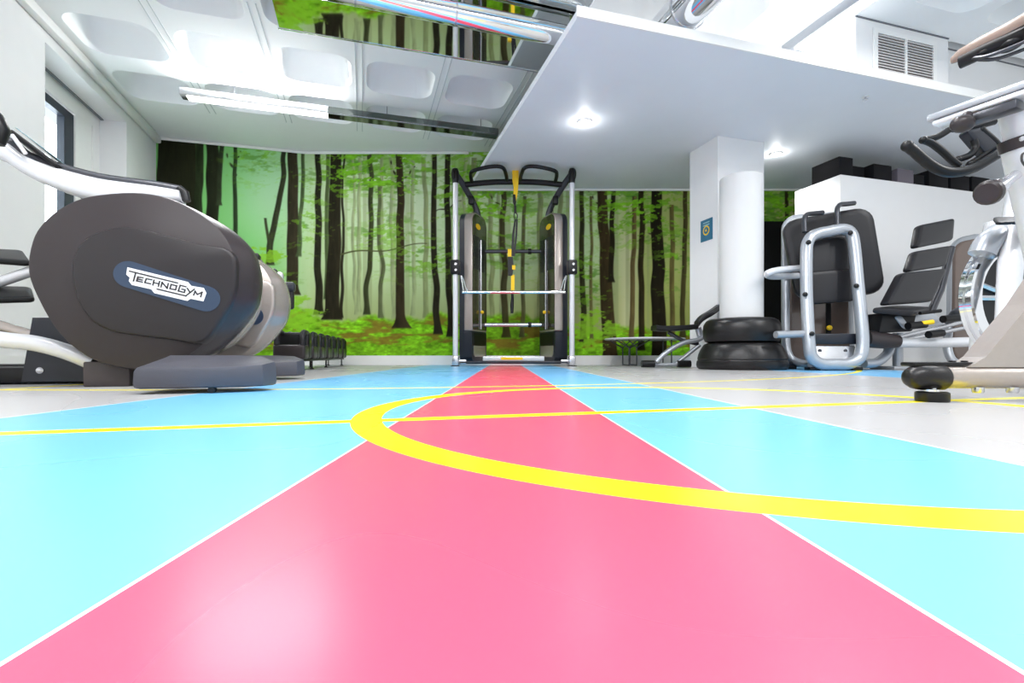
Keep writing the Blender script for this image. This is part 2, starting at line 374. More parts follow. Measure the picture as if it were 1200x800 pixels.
# ------------------------------------------------------------------ forest mural (printed wallpaper)
def paint_mural(px, py):
    """colours of the printed picture; px, py are image pixels (183..945 across, 150..420 down)"""
    rng = np.random.RandomState(7)
    def vnoise(x, y, seed):
        r = np.random.RandomState(seed); G = r.rand(512, 512)
        xi = np.floor(x).astype(int); yi = np.floor(y).astype(int); fx = x - xi; fy = y - yi
        fx = fx * fx * (3 - 2 * fx); fy = fy * fy * (3 - 2 * fy)
        g = lambda i, j: G[i % 512, j % 512]
        return (g(xi, yi) * (1 - fx) + g(xi + 1, yi) * fx) * (1 - fy) + (g(xi, yi + 1) * (1 - fx) + g(xi + 1, yi + 1) * fx) * fy
    def fbm(x, y, sx, sy, seed, oct=4):
        t = 0; amp = .5; n = 0
        for o in range(oct):
            t = t + amp * vnoise(x / sx * 2 ** o + 31 * o, y / sy * 2 ** o + 17 * o, seed + o); n += amp; amp *= .55
        return t / n
    def sm(e0, e1, v): t = np.clip((v - e0) / (e1 - e0), 0, 1); return t * t * (3 - 2 * t)
    C = np.zeros(px.shape + (3,))
    def over(rgb, a): C[:] = C * (1 - a[..., None]) + np.array(rgb, float) * a[..., None]
    # mist
    C[:] = (188, 212, 158)
    over((124, 196, 110), 1 - sm(290, 375, px)); over((170, 214, 168), np.exp(-((px - 318) / 45) ** 2 - ((py - 225) / 55) ** 2) * .9)
    over((206, 222, 190), np.exp(-((px - 470) / 90) ** 2 - ((py - 235) / 60) ** 2) * .75)
    over((158, 170, 112), sm(300, 385, py) * .85 * sm(340, 380, px))
    over((146, 150, 92), sm(560, 640, px) * sm(290, 400, py) * .6); over((164, 172, 88), sm(690, 760, px) * .75)
    over((206, 208, 160), np.exp(-((px - 736) / 13) ** 2) * .9 * sm(230, 300, py))
    # pale far trunks
    far = sm(.62, .74, fbm(px, py * 0 + 5, 7, 50, 90, 2)); over((140, 150, 104), far * .45 * sm(350, 400, px))
    # canopy
    lf = fbm(px, py - .25 * np.abs(((px / 37) % 2) - 1) * 14, 22, 7, 11, 5); lf2 = fbm(px + 40, py, 7, 3, 31, 3)
    canopy = np.zeros_like(px)
    for cx, cy, rx, ry, s in ((440, 195, 75, 42, 1.0), (575, 215, 70, 55, 1.05), (500, 300, 55, 30, .55), (300, 185, 40, 30, .45), (360, 250, 30, 50, .5),
                              (745, 245, 70, 42, .82), (690, 330, 25, 40, .6), (910, 240, 30, 40, 1.1), (450, 270, 60, 25, .5), (790, 300, 25, 50, .6), (600, 290, 60, 40, .5), (310, 330, 40, 20, .6)):
        canopy = np.maximum(canopy, s * np.exp(-((px - cx) / rx) ** 2 - ((py - cy) / ry) ** 2))
    a = sm(.52, .66, lf * .62 + lf2 * .38 + (canopy - .55) * .22)
    over((84, 138, 44), a * np.clip(canopy * 1.3, 0, .85))
    a2 = sm(.50, .60, fbm(px + 300, py, 14, 5, 211, 4) + (canopy - .7) * .16); over((128, 178, 70), a2 * np.clip(canopy * 1.2 - .2, 0, .7))
    def trunk(x0, x1, w0, w1, y0, y1, rgb, al=1.0, wob=1.2, flare=0.5):
        t = np.clip((py - y0) / (y1 - y0), 0, 1)
        c = x0 + (x1 - x0) * t + (vnoise(py / 26, py * 0 + x0, 3) - .5) * 2 * wob
        w = (w0 + (w1 - w0) * t) * (1 + flare * np.clip((t - .93) / .07, 0, 1) ** 2)
        m = (1 - sm(w / 2 - .7, w / 2 + .7, np.abs(px - c))) * (py >= y0) * (1 - sm(y1 - 1, y1 + 2, py)) * al
        bark = .8 + .4 * fbm(px, py, 3, 14, 60, 3) + .22 * (px - c) / np.maximum(w, 1)
        C[:] = C * (1 - m[..., None]) + (np.array(rgb, float) * bark[..., None]) * m[..., None]
    pale = (146, 158, 112); mid = (92, 102, 62); dk = (52, 48, 34)
    for x, w, y1 in ((446, 4, 372), (459, 4, 375), (482, 4, 370), (498, 5, 372), (414, 3, 368), (420, 4, 365), (556, 6, 392), (575, 5, 395), (632, 6, 400), (585, 4, 395), (655, 5, 400), (545, 4, 388)):
        trunk(x, x + 2, w, w + 1, 185, y1, pale if w < 5 else (128, 138, 90), .8, 2)
    # ground
    gy = 372 + 14 * np.sin(px / 60.0 + 2) * .4 + (px > 640) * 8 + np.clip((400 - px) / 60, 0, 1) * -18 + (fbm(px, py * 0, 16, 9, 5, 3) - .5) * 16
    gr = sm(-3, 4, py - gy)
    gcol = fbm(px, py, 12, 5, 71, 4)
    G = np.array((118, 178, 34.)) * (.45 + .55 * gcol + .62 * fbm(px, py, 4, 2.2, 72, 3))[..., None]
    brown = sm(.55, .66, fbm(px, py, 30, 7, 77, 4)) * sm(0, 10, py - gy) * (1 - sm(405, 412, py)); G = G * (1 - .75 * brown[..., None]) + np.array((132, 96, 42.)) * .75 * brown[..., None]
    G = G * (1 - .55 * (sm(560, 610, px) * (1 - sm(640, 680, px)))[..., None] * np.array((.3, .3, .3))); 
    C[:] = C * (1 - gr[..., None]) + G * gr[..., None]
    # trunks, left to right
    for t in ((206, 210, 42, 54, 140, 330, (44, 46, 30), 1, 1), (232, 236, 9, 10, 150, 330, (52, 64, 40), 1, 2), (248, 250, 14, 15, 150, 330, (46, 50, 34)),
              (262, 255, 5, 6, 150, 240, (60, 70, 48)), (275, 277, 4, 6, 150, 330, (58, 76, 48)), (338, 314, 5, 8, 160, 310, (62, 66, 46), 1, 3), (311, 316, 3, 4, 255, 300, (70, 76, 50)),
              (344, 342, 11, 14, 150, 345, (64, 58, 42)), (356, 350, 4, 5, 178, 300, (92, 112, 70)), (373, 373, 6, 9, 150, 368, (52, 50, 36)), (384, 383, 4, 5, 150, 350, (96, 116, 70)),
              (395, 389, 12, 17, 150, 374, dk), (403, 400, 2, 4, 170, 372, (50, 46, 32)), (436, 430, 5, 6, 150, 368, (72, 78, 48), 1, 2.5), (445, 448, 4, 5, 215, 372, (112, 122, 82), 1, 3),
              (468, 470, 7, 11, 150, 384, (66, 56, 38), 1, 1.5, 1.2), (508, 512, 5, 8, 150, 391, (54, 50, 36), 1, 2), (523, 528, 6, 8, 150, 394, dk), (589, 592, 6, 8, 222, 395, (72, 66, 40), .9, 2),
              (615, 612, 4, 5, 230, 395, (104, 104, 66), .9), (681, 684, 5, 7, 220, 400, (62, 62, 36)), (692, 694, 3, 4, 230, 400, (120, 116, 68)), (705, 716, 11, 17, 215, 425, (74, 62, 38)),
              (719, 716, 5, 6, 215, 330, (48, 44, 28)), (743, 741, 5, 6, 230, 400, (124, 108, 66)), (752, 751, 6, 7, 220, 410, (58, 52, 30)), (769, 773, 12, 18, 215, 425, (44, 39, 26)),
              (788, 788, 5, 6, 240, 400, (122, 112, 62)), (803, 800, 5, 6, 215, 395, (88, 82, 46)), (828, 830, 9, 10, 215, 410, dk), (870, 872, 10, 12, 215, 410, dk), (921, 922, 4, 5, 215, 300, (70, 66, 36))):
        trunk(*t[:6], tuple(v * .82 for v in t[6]), *t[7:])
    def branch(xa, ya, xb, yb, w, rgb):
        dx, dy = xb - xa, yb - ya; t = np.clip(((px - xa) * dx + (py - ya) * dy) / (dx * dx + dy * dy), 0, 1)
        d = np.hypot(px - xa - t * dx, py - ya - t * dy + 2 * np.sin(t * 9)); over(rgb, 1 - sm(w * .5 * (1 - .6 * t) - .3, w * .5 * (1 - .6 * t) + .8, d))
    for b in ((468, 215, 486, 196, 2.5, dk), (466, 214, 455, 180, 2.5, dk), (400, 298, 500, 286, 1.4, (80, 84, 50)), (706, 245, 690, 225, 2, dk), (276, 205, 262, 172, 3, (60, 72, 48)),
              (508, 250, 540, 236, 1.5, dk), (590, 245, 570, 225, 2, dk), (277, 190, 284, 172, 2, (60, 72, 48)), (768, 280, 750, 262, 1.5, dk), (436, 230, 452, 215, 1.3, mid)): branch(*b)
    # near leaves over the trunks
    lf3 = fbm(px, py + 5 * np.sin(px / 17.0), 20, 5, 131, 5); lf4 = fbm(px, py, 4, 2.4, 151, 2)
    a = sm(.525, .60, lf3 * .66 + lf4 * .34 + (canopy - .6) * .15) * np.clip(canopy * 1.2, 0, 1) * (py < gy - 4)
    shade = .75 + .6 * fbm(px, py, 6, 3, 171, 3)
    A = np.clip(a, 0, .95)[..., None]; C[:] = C * (1 - A) + np.array((112, 172, 38.)) * shade[..., None] * A
    for cx, cy, rx, ry in ((345, 375, 40, 16), (695, 385, 26, 22), (300, 300, 30, 10), (330, 352, 25, 10)):     # bushes
        m = sm(.42, .52, fbm(px, py, 11, 5, 191, 4) - .25 * (((px - cx) / rx) ** 2 + ((py - cy) / ry) ** 2) + .15) * .9
        over(np.array((138, 196, 46)) , m * (.55 + .6 * fbm(px, py, 5, 3, 195, 2)))
    return np.clip(C, 4, 250)
def mural():
    step = 0.0088; z0, z1 = 0.126, ZC - .005; nz = int((z1 - z0) / step) + 1
    off_l = nl * .4; s0, s1 = C0 + off_l + room(.004, 0), BEND + off_l * .5 + nb * .3; s2 = Vector((3.9, 6.6 - .006, 0))
    def sampled(p, q): n = int((q - p).length / step); return [p.lerp(q, i / n) for i in range(n + 1)]
    line = sampled(s0, s1)[:-1] + sampled(s1, s2)
    zs = np.linspace(z0, z1, nz); nx = len(line)
    XY = np.array([(p.x, p.y) for p in line])
    co = np.zeros((nz, nx, 3)); co[..., 0] = XY[:, 0]; co[..., 1] = XY[:, 1]; co[..., 2] = zs[:, None]
    # image pixels: each mural vertex projected through the camera
    px = VPX + co[..., 0] / co[..., 1] * FPX; py = HOR - (co[..., 2] - CAM_H) / co[..., 1] * FPX
    rgb = lin(paint_mural(px, py))
    me = bpy.data.meshes.new('forest_mural')
    idx = np.arange(nz * nx).reshape(nz, nx); f = np.stack([idx[:-1, :-1], idx[:-1, 1:], idx[1:, 1:], idx[1:, :-1]], -1).reshape(-1, 4)
    me.vertices.add(nz * nx); me.vertices.foreach_set('co', co.reshape(-1)); me.loops.add(f.size); me.loops.foreach_set('vertex_index', f.reshape(-1).astype(np.int32))
    me.polygons.add(len(f)); me.polygons.foreach_set('loop_start', (np.arange(len(f)) * 4).astype(np.int32)); me.update(calc_edges=True)
    at = me.color_attributes.new('print', 'FLOAT_COLOR', 'POINT'); c4 = np.ones((nz * nx, 4)); c4[:, :3] = rgb.reshape(-1, 3); at.data.foreach_set('color', c4.reshape(-1))
    m = bpy.data.materials.new('mural_print'); m.use_nodes = True; p = m.node_tree.nodes['Principled BSDF']; p.inputs['Roughness'].default_value = .8; p.inputs['Specular IOR Level'].default_value = .05
    an = m.node_tree.nodes.new('ShaderNodeAttribute'); an.attribute_name = 'print'; m.node_tree.links.new(an.outputs['Color'], p.inputs['Base Color'])
    me.materials.append(m); o = bpy.data.objects.new('forest_mural', me); COL.objects.link(o)
    tag(o, 'large forest wallpaper with dark trunks and misty green leaves on the back wall', 'wallpaper')
mural()

# ------------------------------------------------------------------ ceiling fittings
t = thing('linear_light', 'long slim ceiling light hanging under the coffered ceiling, part lit and part mirrored', 'ceiling light', room(-.1, 5.55, 2.655), TH)
mb = MB(); rbox(mb, -1.72, 1.5, 5.49, 5.61, 2.665, 2.735, .004); mb.build('housing', M_STEEL, t)
mb = MB(); rbox(mb, -1.66, -.36, 5.5, 5.6, 2.655, 2.666, .003); mb.build('diffuser', M_LAMP, t)
mb = MB(); rbox(mb, -.355, 1.49, 5.495, 5.605, 2.658, 2.666); rbox(mb, -.355, 1.49, 5.486, 5.49, 2.67, 2.732); mb.build('mirror_strip', mat('dark_mirror', (118, 124, 122), .1, 1.0), t)
for a in (-1.25, .25, 1.3):
    mb = MB(); mb.tube([room(a, 5.55, 2.735), room(a, 5.55, 3.06)], .003, 6); mb.build('wire', M_GREYP, t)
area_light('linear_light_up', room(-1.0, 5.5, 2.75), 1.3, .08, 24, rot=(PI + .85, 0, TH))
area_light('linear_light_down', room(-1.0, 5.55, 2.645), 1.3, .1, 14)

t = thing('linear_light', 'white boxed linear light beside the air vent, its lit end pointing to the back', 'ceiling light', room(3.39, 2.5, 2.6), TH)
mb = MB(); rbox(mb, 3.33, 3.45, .6, 3.31, 2.61, 2.69, .004); mb.build('housing', M_SILVER, t)
mb = MB(); rbox(mb, 3.345, 3.435, .65, 3.2, 2.6, 2.611, .003); mb.build('diffuser', M_LAMP, t)
mb = MB()
for a in (3.345, 3.40): mb.tube(smooth([room(a, 3.3, 2.615), room(a - .01, 3.29, 2.58), room(a - .02, 3.30, 2.50), room(a - .02, 3.34, 2.4)]), .012, 6)
mb.build('cable', M_BLACK, t)
area_light('linear_light_down', room(3.39, 2.2, 2.59), .1, 2.2, 9)
area_light('linear_light_up', room(3.39, 2.4, 2.70), .1, 1.6, 3, rot=(PI, 0, TH))

t = thing('mirror_ceiling_panel', 'mirrored ceiling panel reflecting the forest, behind the round chrome duct', 'mirror', room(.45, 3.7, 2.64), TH)
mb = MB(); rbox(mb, -.62, 1.56, 3.05, 4.13, 2.642, 2.66); mb.build('mirror', M_MIRROR, t, smooth=False)
mb = MB()
for q in ((-.63, 1.575, 4.13, 4.15), (1.56, 1.575, 3.05, 4.13)): rbox(mb, q[0], q[1], q[2], q[3], 2.638, 2.70, .003)
mb.build('rim', M_CHROME, t)
mb = MB()
for a in (-.4, 1.3):
    for b in (3.3, 3.95): mb.tube([room(a, b, 2.66), room(a, b, 2.86)], .006, 6)
mb.build('hanger', M_STEEL, t)

t = thing('chrome_duct', 'polished round chrome duct running across below the mirrored ceiling panel', 'duct', room(.2, 3.35, 2.5), TH)
da = lambda a: room(a, 3.42 + (a) * .02, 2.52)
mb = MB(); mb.tube([da(-1.6), da(-.4), da(.4), da(1.5)], .075, 28); mb.build('pipe', M_CHROME, t)
for a in (-.05, .62):
    mb = MB(); mb.tube([da(a - .006), da(a + .006)], .078, 28); mb.build('joint_ring', M_STEEL, t)
    mb = MB(); mb.tube([da(a) + Vector((0, 0, .075)), da(a) + Vector((0, 0, .13))], .005, 6); mb.build('hanger', M_STEEL, t)
mb = MB(); mb.tube(smooth([da(1.5), room(1.56, 3.46, 2.53), room(1.6, 3.53, 2.6), room(1.6, 3.54, 2.85)], 5), .07, 20); mb.build('elbow', M_CHROME, t)
t = thing('steel_pipe', 'slimmer steel pipe at the top of the picture in front of the chrome duct', 'pipe', room(.6, 2.9, 2.6), TH)
mb = MB(); mb.tube([room(-.6, 2.95, 2.60), room(1.33, 2.95, 2.60)], .035, 16); mb.build('pipe', M_STEEL, t)
mb = MB(); mb.tube(smooth([room(.25, 2.55, 2.62), room(.28, 2.80, 2.60), room(.38, 2.93, 2.58), room(.7, 2.96, 2.58), room(1.3, 2.97, 2.58)]), .012, 8); mb.build('conduit', M_GREYP, t)
for a in (.3, 1.1):
    mb = MB(); mb.tube([room(a, 2.95, 2.63), room(a, 2.95, 2.9)], .006, 6); mb.build('hanger', M_GREYP, t)

t = thing('chrome_duct', 'short fat chrome duct above the front edge of the lowered ceiling', 'duct', room(2.27, 2.9, 2.45), TH)
mb = MB(); mb.tube([room(2.2, 3.4, 2.57), room(2.2, 3.06, 2.57), room(2.2, 1.2, 2.57)], .14, 28); mb.build('pipe', M_CHROME, t)
for b in (3.0, 2.5):
    mb = MB(); mb.tube([room(2.2, b + .008, 2.57), room(2.2, b - .008, 2.57)], .146, 28); mb.build('joint_ring', M_STEEL, t)

t = thing('air_vent', 'white air vent grille with dark slats on the bulkhead', 'vent', room(4.31, 3.02, 2.43), TH)
va0, va1, vz0, vz1, vb = 4.0, 4.617, 2.430, 2.733, 3.029
mb = MB()
for q in ((va0 - .04, va0, vz0 - .04, vz1 + .04), (va1, va1 + .04, vz0 - .04, vz1 + .04), (va0, va1, vz1, vz1 + .04), (va0, va1, vz0 - .04, vz0), ((va0 + va1) / 2 - .012, (va0 + va1) / 2 + .012, vz0, vz1)):
    rbox(mb, q[0], q[1], vb - .016, vb, q[2], q[3])
mb.build('frame', M_TRIM, t, smooth=False)
mb = MB(); rbox(mb, va0, va1, vb - .004, vb - .001, vz0, vz1); mb.build('backing', mat('vent_dark', (70, 62, 60), .7), t, smooth=False)
mb = MB()
for i in range(13):
    z = vz0 + .015 + i * (vz1 - vz0 - .02) / 12.5; rbox(mb, va0, va1, vb - .013, vb - .004, z, z + .009)
mb.build('slat', mat('slat_grey', (208, 204, 202), .5), t, smooth=False)

mb = MB(); c = W(685, 142, (ZS - CAM_H) * FPX / (HOR - 142)); mb.lathe((c.x, c.y, ZS - .012), [(.05, 0), (.05, .011)], 24)
t = thing('downlight', 'round lit downlight in the lowered ceiling left of the pillar', 'downlight', (c.x, c.y, ZS - .014))
mb.build('lens', M_SPOT, t)
mb = MB(); mb.lathe((c.x, c.y, ZS - .014), [(.05, 0), (.062, 0), (.066, .004), (.066, .013), (.05, .013)], 24, caps=False); mb.build('bezel', M_TRIM, t)
def spot(loc, e):
    d = bpy.data.lights.new('downlight_spill', 'POINT'); d.energy = e * .05; d.shadow_soft_size = .04
    o = bpy.data.objects.new('downlight_spill', d); COL.objects.link(o); o.location = Vector(loc) - Vector((0, 0, .03))
    d = bpy.data.lights.new('downlight_beam', 'SPOT'); d.energy = e; d.spot_size = 2.2; d.spot_blend = .6; d.shadow_soft_size = .05
    o = bpy.data.objects.new('downlight_beam', d); COL.objects.link(o); o.location = loc
spot((c.x, c.y, ZS - .03), 40)
c = room(4.35, 4.4, 0)
t = thing('downlight', 'downlight in the lowered ceiling just right of the pillar', 'downlight', (c.x, c.y, ZS - .014))
mb = MB(); mb.lathe((c.x, c.y, ZS - .012), [(.05, 0), (.05, .011)], 24); mb.build('lens', M_SPOT, t)
mb = MB(); mb.lathe((c.x, c.y, ZS - .014), [(.05, 0), (.062, 0), (.066, .004), (.066, .013), (.05, .013)], 24, caps=False); mb.build('bezel', M_TRIM, t)
spot((c.x, c.y, ZS - .03), 30)
c = W(1014, 113, (ZS - CAM_H) * FPX / (HOR - 113))
t = thing('sprinkler_head', 'tiny metal sprinkler head under the lowered ceiling below the vent', 'sprinkler', (c.x, c.y, ZS - .03))
mb = MB(); mb.lathe((c.x, c.y, ZS - .006), [(.028, 0), (.028, .005)], 16); mb.build('rose', M_TRIM, t)
mb = MB(); mb.lathe((c.x, c.y, ZS - .03), [(.02, 0), (.02, .004), (.008, .006), (.008, .024)], 12); mb.build('nozzle', M_STEEL, t)

# sign on the pillar's left face
t = thing('wall_sign', 'small teal sign with a yellow round emblem on the pillar', 'sign', room(3.428, 4.4, 1.35), TH)
def sg(px, py, off=.003):       # image pixel on the pillar's left face a = 3.43
    rx = (px - VPX) / FPX; aa = 3.43 - off; b = aa * (CT - rx * ST) / (ST + rx * CT) if abs(ST + rx * CT) > 1e-6 else 4
    # a = Y (rx CT + ST), b = Y (CT - rx ST)
    Y = aa / (rx * CT + ST); return room(aa, Y * (CT - rx * ST), CAM_H + (HOR - py) * Y / FPX)
p0, p1 = sg(821.5, 270), sg(835, 270); zt, zb = sg(828, 257).z, sg(828, 282).z
bb = [(p.x * -ST + p.y * CT) for p in (p0, p1)]
bmin, bmax = max(min(bb), 4.22), min(max(bb), 4.62)
mb = MB(); rbox(mb, 3.422, 3.4295, bmin, bmax, zb, zt); mb.build('panel', M_SIGN, t, smooth=False)
ec = room(3.4215, (bmin + bmax) / 2, (zb + zt) / 2 - .005); ax = room(-1, 0)
mb = MB(); mb.lathe(ec, [(.05, 0), (.05, .001)], 24, axis=ax); mb.build('emblem', M_YEL, t)
mb = MB(); mb.lathe(ec + ax * .0012, [(.036, 0), (.036, .001)], 24, axis=ax); mb.build('emblem_ring', M_SIGN, t)
mb = MB(); mb.lathe(ec + ax * .0024, [(.018, 0), (.018, .001)], 3, axis=ax); mb.build('emblem_mark', M_YEL, t)
mb = MB()
for k, z in enumerate((zt - .04, zt - .065)): rbox(mb, 3.4205, 3.4218, bmin + .04, bmax - .04, z, z + .012)
mb.build('text_line', mat('sign_light', (150, 190, 200), .5), t, smooth=False)

# round column with rubber rings
cc = Vector((2.169, 4.55, 0)) 
t = thing('round_column', 'round white column jacket in front of the square pillar', 'column', (cc.x, cc.y, 0))
mb = MB(); mb.lathe(cc, [(.183, 0), (.183, 1.74), (.181, 1.752), (.17, 1.76), (.1, 1.763)], 48); mb.build('shaft', mat('column_jacket', (214, 214, 214), .6, scale=8, var=.02), t)
def ring(prof, name, label):
    mb = MB(); mb.lathe(cc, [(r * RF, z * .96) for r, z in prof + [prof[0]]], 48, caps=False); o = mb.build(name, M_RUBBER); tag(o, label, 'rubber ring', 'rubber rings round the column'); return o
RF = .975
ring([(.2, .005), (.37, .0), (.388, .012), (.395, .04), (.392, .075), (.384, .08), (.381, .09), (.386, .1), (.378, .14), (.362, .18), (.343, .215), (.325, .24), (.29, .252), (.2, .252)], 'rubber_ring', 'wide black rubber ring on the floor round the white column, the lower one')
ring([(.2, .254), (.29, .254), (.318, .264), (.334, .31), (.338, .37), (.33, .425), (.31, .46), (.28, .478), (.23, .484), (.2, .484)], 'rubber_ring', 'smaller black rubber ring stacked on the wide one round the white column')

# dark boxes on the partition
bx = [(0.03, .19, .04, .33, .21), (.26, .22, .12, .30, .17), (.52, .26, .05, .34, .19), (.82, .24, .02, .3, .16), (1.1, .18, .06, .3, .14), (1.32, .3, .04, .3, .2), (1.66, .3, .04, .3, .19), (2.0, .3, .04, .3, .2)]
bl = ['dark grey box nearest the corner on top of the white partition', 'dark box second from the corner on top of the partition', 'black box third from the corner on the partition, above the reclined seat',
      'purple grey box on the partition, just behind the bike handlebar', 'narrow dark box on the partition right of the purple grey one', 'dark box on the partition right of the bike handlebar', 'dark box on the partition behind the silver seat tube', 'dark box farthest right on the partition']
for (da_, wa, db, wb, h), lb in zip(bx, bl):
    mb = MB(); rbox(mb, PA + da_, PA + da_ + wa, PB + db, PB + db + wb, PZ, PZ + h, .008)
    tag(mb.build('storage_box', M_BOX2 if 'purple grey box' in lb else M_BOX), lb, 'box', 'boxes on the partition')

# ------------------------------------------------------------------ cable station
KX = .10
t = thing('cable_station', 'tall double pulley cable station standing before the forest wallpaper', 'gym machine', (KX, 6.1, 0))
for s, nm in ((-1, 'l'), (1, 'r')):
    X = KX + s * .685; Yf = 5.82
    mb = MB(); mb.tube([(X, Yf, .11), (X, Yf, 2.17)], .031, 20); mb.build('post', M_WHITEP, t)
    mb = MB(); mb.box((X, Yf, .062), (.075, .085, .118), bevel=.012); mb.box((X - s * .07, Yf + .04, .05), (.12, .05, .06), bevel=.012); mb.build('foot', M_STEEL, t)
    mb = MB(); mb.box((X, Yf, .004), (.1, .11, .008)); mb.build('foot_pad', M_BLACK, t)
    mb = MB(); mb.tube([(X, Yf, 2.15), (X, Yf, 2.2), (X, Yf, 2.28), (X, Yf, 2.32)], [.034, .04, .042, .03], 16); mb.ball((X + s * .022, Yf - .02, 2.25), .045, (.6, .9, 1.5)); mb.build('post_cap', M_BLACK, t)
    mb = MB(); mb.tube(smooth([(X, Yf + .02, 2.27), (X - s * .08, Yf + .15, 2.18), (X - s * .19, Yf + .32, 2.02), (X - s * .245, Yf + .38, 1.88), (X - s * .25, Yf + .40, 1.72)]), .037, 14); mb.build('arm', M_GREYP, t)
    mb = MB(); mb.box((X - s * .17, Yf + .24, 2.02), (.07, .08, .1), bevel=.015); mb.build('arm_pulley', M_BLACK, t)
    # pulley carriage
    mb = MB(); mb.box((X, Yf - .005, 1.16), (.115, .11, .17), bevel=.02); cb = mb.build('carriage', M_BLACK, t)
    for z in (1.12, 1.19):
        mb = MB(); mb.lathe((X + .01, Yf - .062, z), [(.014, 0), (.014, .008)], 12, axis=(0, -1, 0)); mb.build('bolt', M_STEEL, cb)
    mb = MB(); mb.tube(smooth([(X - s * .07, Yf - .03, 1.06), (X - s * .10, Yf - .03, 1.0), (X - s * .12, Yf - .03, .93), (X - s * .14, Yf - .03, .88), (X - s * .10, Yf - .03, .885), (X - s * .085, Yf - .03, .97)], closed=True), .008, 8, closed=True); mb.build('carabiner', M_CHROME, t)
    # weight tower: u runs back and inward, n outward
    u = Vector((-s * .35, .937, 0)); nv = Vector((s * .937, .35, 0)); o0 = Vector((KX - s * -.0 + s * .495, 5.9, 0))
    def prof(u0, u1, z0, z1, r0, r1):
        out = []
        for cx, cz, a0, r in ((u1 - r0, z0 + r0, -90, r0), (u1 - r1, z1 - r1, 0, r1), (u0 + r1, z1 - r1, 90, r1), (u0 + r0, z0 + r0, 180, r0)):
            for k in range(7): a = math.radians(a0 + 15 * k); out.append((cx + r * math.cos(a), cz + r * math.sin(a)))
        return out
    def ring3(p, d): return [o0 + u * a + nv * d + Vector((0, 0, z)) for a, z in p]
    pf = prof(0, .45, .05, 1.86, .07, .13)
    mb = MB(); mb.loft([ring3(pf, .10), ring3(pf, .165)]); mb.build('tower_back', M_BASEB, t)
    mb = MB(); mb.loft([ring3(prof(.004, .446, .42, 1.857, .02, .128), .0), ring3(prof(0, .45, .42, 1.86, .02, .13), .008), ring3(prof(0, .45, .42, 1.86, .02, .13), .10)]); mb.build('tower_frame', M_CHAMP, t)
    mb = MB(); mb.loft([ring3(prof(.0, .45, .05, .418, .07, .02), .002), ring3(prof(0, .45, .05, .418, .07, .02), .10)]); mb.build('tower_base', M_BASEB, t)
    mb = MB(); mb.loft([ring3(prof(.015, .44, .44, 1.84, .02, .11), -.004), ring3(prof(.015, .44, .44, 1.84, .02, .11), .001)]); pn = mb.build('front_panel', M_SMOKE, t)
    mb = MB(); mb.loft([ring3(prof(.05, .42, .25, .40, .02, .02), -.001), ring3(prof(.05, .42, .25, .40, .02, .02), .004)]); mb.build('opening', M_BLACK, t)
    mb = MB(); mb.loft([ring3(prof(.05, .42, .11, .245, .05, .01), -.002), ring3(prof(.05, .42, .11, .245, .05, .01), .004)]); mb.build('base_pocket', M_CHAMP, t)
    mb = MB()
    for i in range(4):
        for j in range(6):
            if i == 2: continue
            ua, zz = .04 + i * .095, 1.17 + j * .07; mb.loft([ring3(prof(ua, ua + .08, zz, zz + .055, .01, .01), -.008), ring3(prof(ua, ua + .08, zz, zz + .055, .01, .01), -.003)])
    mb.loft([ring3(prof(.04, .40, 1.17, 1.575, .01, .01), -.0045), ring3(prof(.04, .40, 1.17, 1.575, .01, .01), -.003)])
    mb.build('pictogram_tiles', mat('tile_black', (36, 36, 40), .3), pn)
    mb = MB(); mb.tube([o0 + u * .235 + nv * -.012 + Vector((0, 0, .45)), o0 + u * .235 + nv * -.012 + Vector((0, 0, 1.55))], .011, 8); mb.build('guide_rod', M_STEEL, t)
    mb = MB(); mb.loft([ring3(prof(.25, .29, .45, 1.1, .005, .005), -.006), ring3(prof(.25, .29, .45, 1.1, .005, .005), -.002)]); mb.build('weight_slot', M_BLACK, t)
    mb = MB(); mb.ball(o0 + u * .235 + nv * -.03 + Vector((0, 0, .66)), .022); mb.build('selector_pin', M_YEL, t)
    mb = MB(); mb.loft([[o0 + u * (.17 + .07 * math.cos(k * PI / 8)) + nv * -.008 + Vector((0, 0, 1.7 + .035 * math.sin(k * PI / 8) - .0 * k)) for k in range(16)], [o0 + u * (.17 + .07 * math.cos(k * PI / 8)) + nv * -.003 + Vector((0, 0, 1.7 + .035 * math.sin(k * PI / 8))) for k in range(16)]]); mb.build('maker_mark', M_YEL, pn)
    mb = MB(); mb.tube([(X - s * .20, Yf + .24, 1.99), (X - s * .2, Yf + .24, 1.80)], .005, 6); mb.build('cable', M_BLACK, t)
def xbar(y, py, x0, x1, r, m, nm):
    z = CAM_H + (HOR - py) * y / FPX; mb = MB(); mb.tube([(x0, y, z), (x1, y, z)], r, 16); return mb.build(nm, m, t), z
xbar(5.77, 342.3, KX - .60, KX + .60, .020, M_CHROME, 'front_bar')
xbar(6.28, 294.5, KX - .36, KX + .36, .024, M_GREYP, 'rear_bar'); xbar(6.28, 380.5, KX - .36, KX + .36, .026, M_STEEL, 'rear_bar')
for py in (294.5, 380.5):
    z = CAM_H + (HOR - py) * 6.28 / FPX; mb = MB(); mb.tube([(KX + .19, 6.28, z), (KX + .23, 6.28, z)], .036, 14); mb.build('bar_clamp', M_BLACK, t)
mb = MB(); mb.box((KX, 5.98, .085), (.74, .12, .07), bevel=.015); mb.build('base_beam', M_WHITEP, t)
mb = MB(); mb.tube([(KX - .64, 5.85, .045), (KX + .64, 5.85, .045)], .018, 12); mb.build('base_bar', M_BASEB, t)
mb = MB(); mb.box((KX - .02, 5.919, .09), (.26, .004, .03)); mb.build('base_label', M_YEL, t)
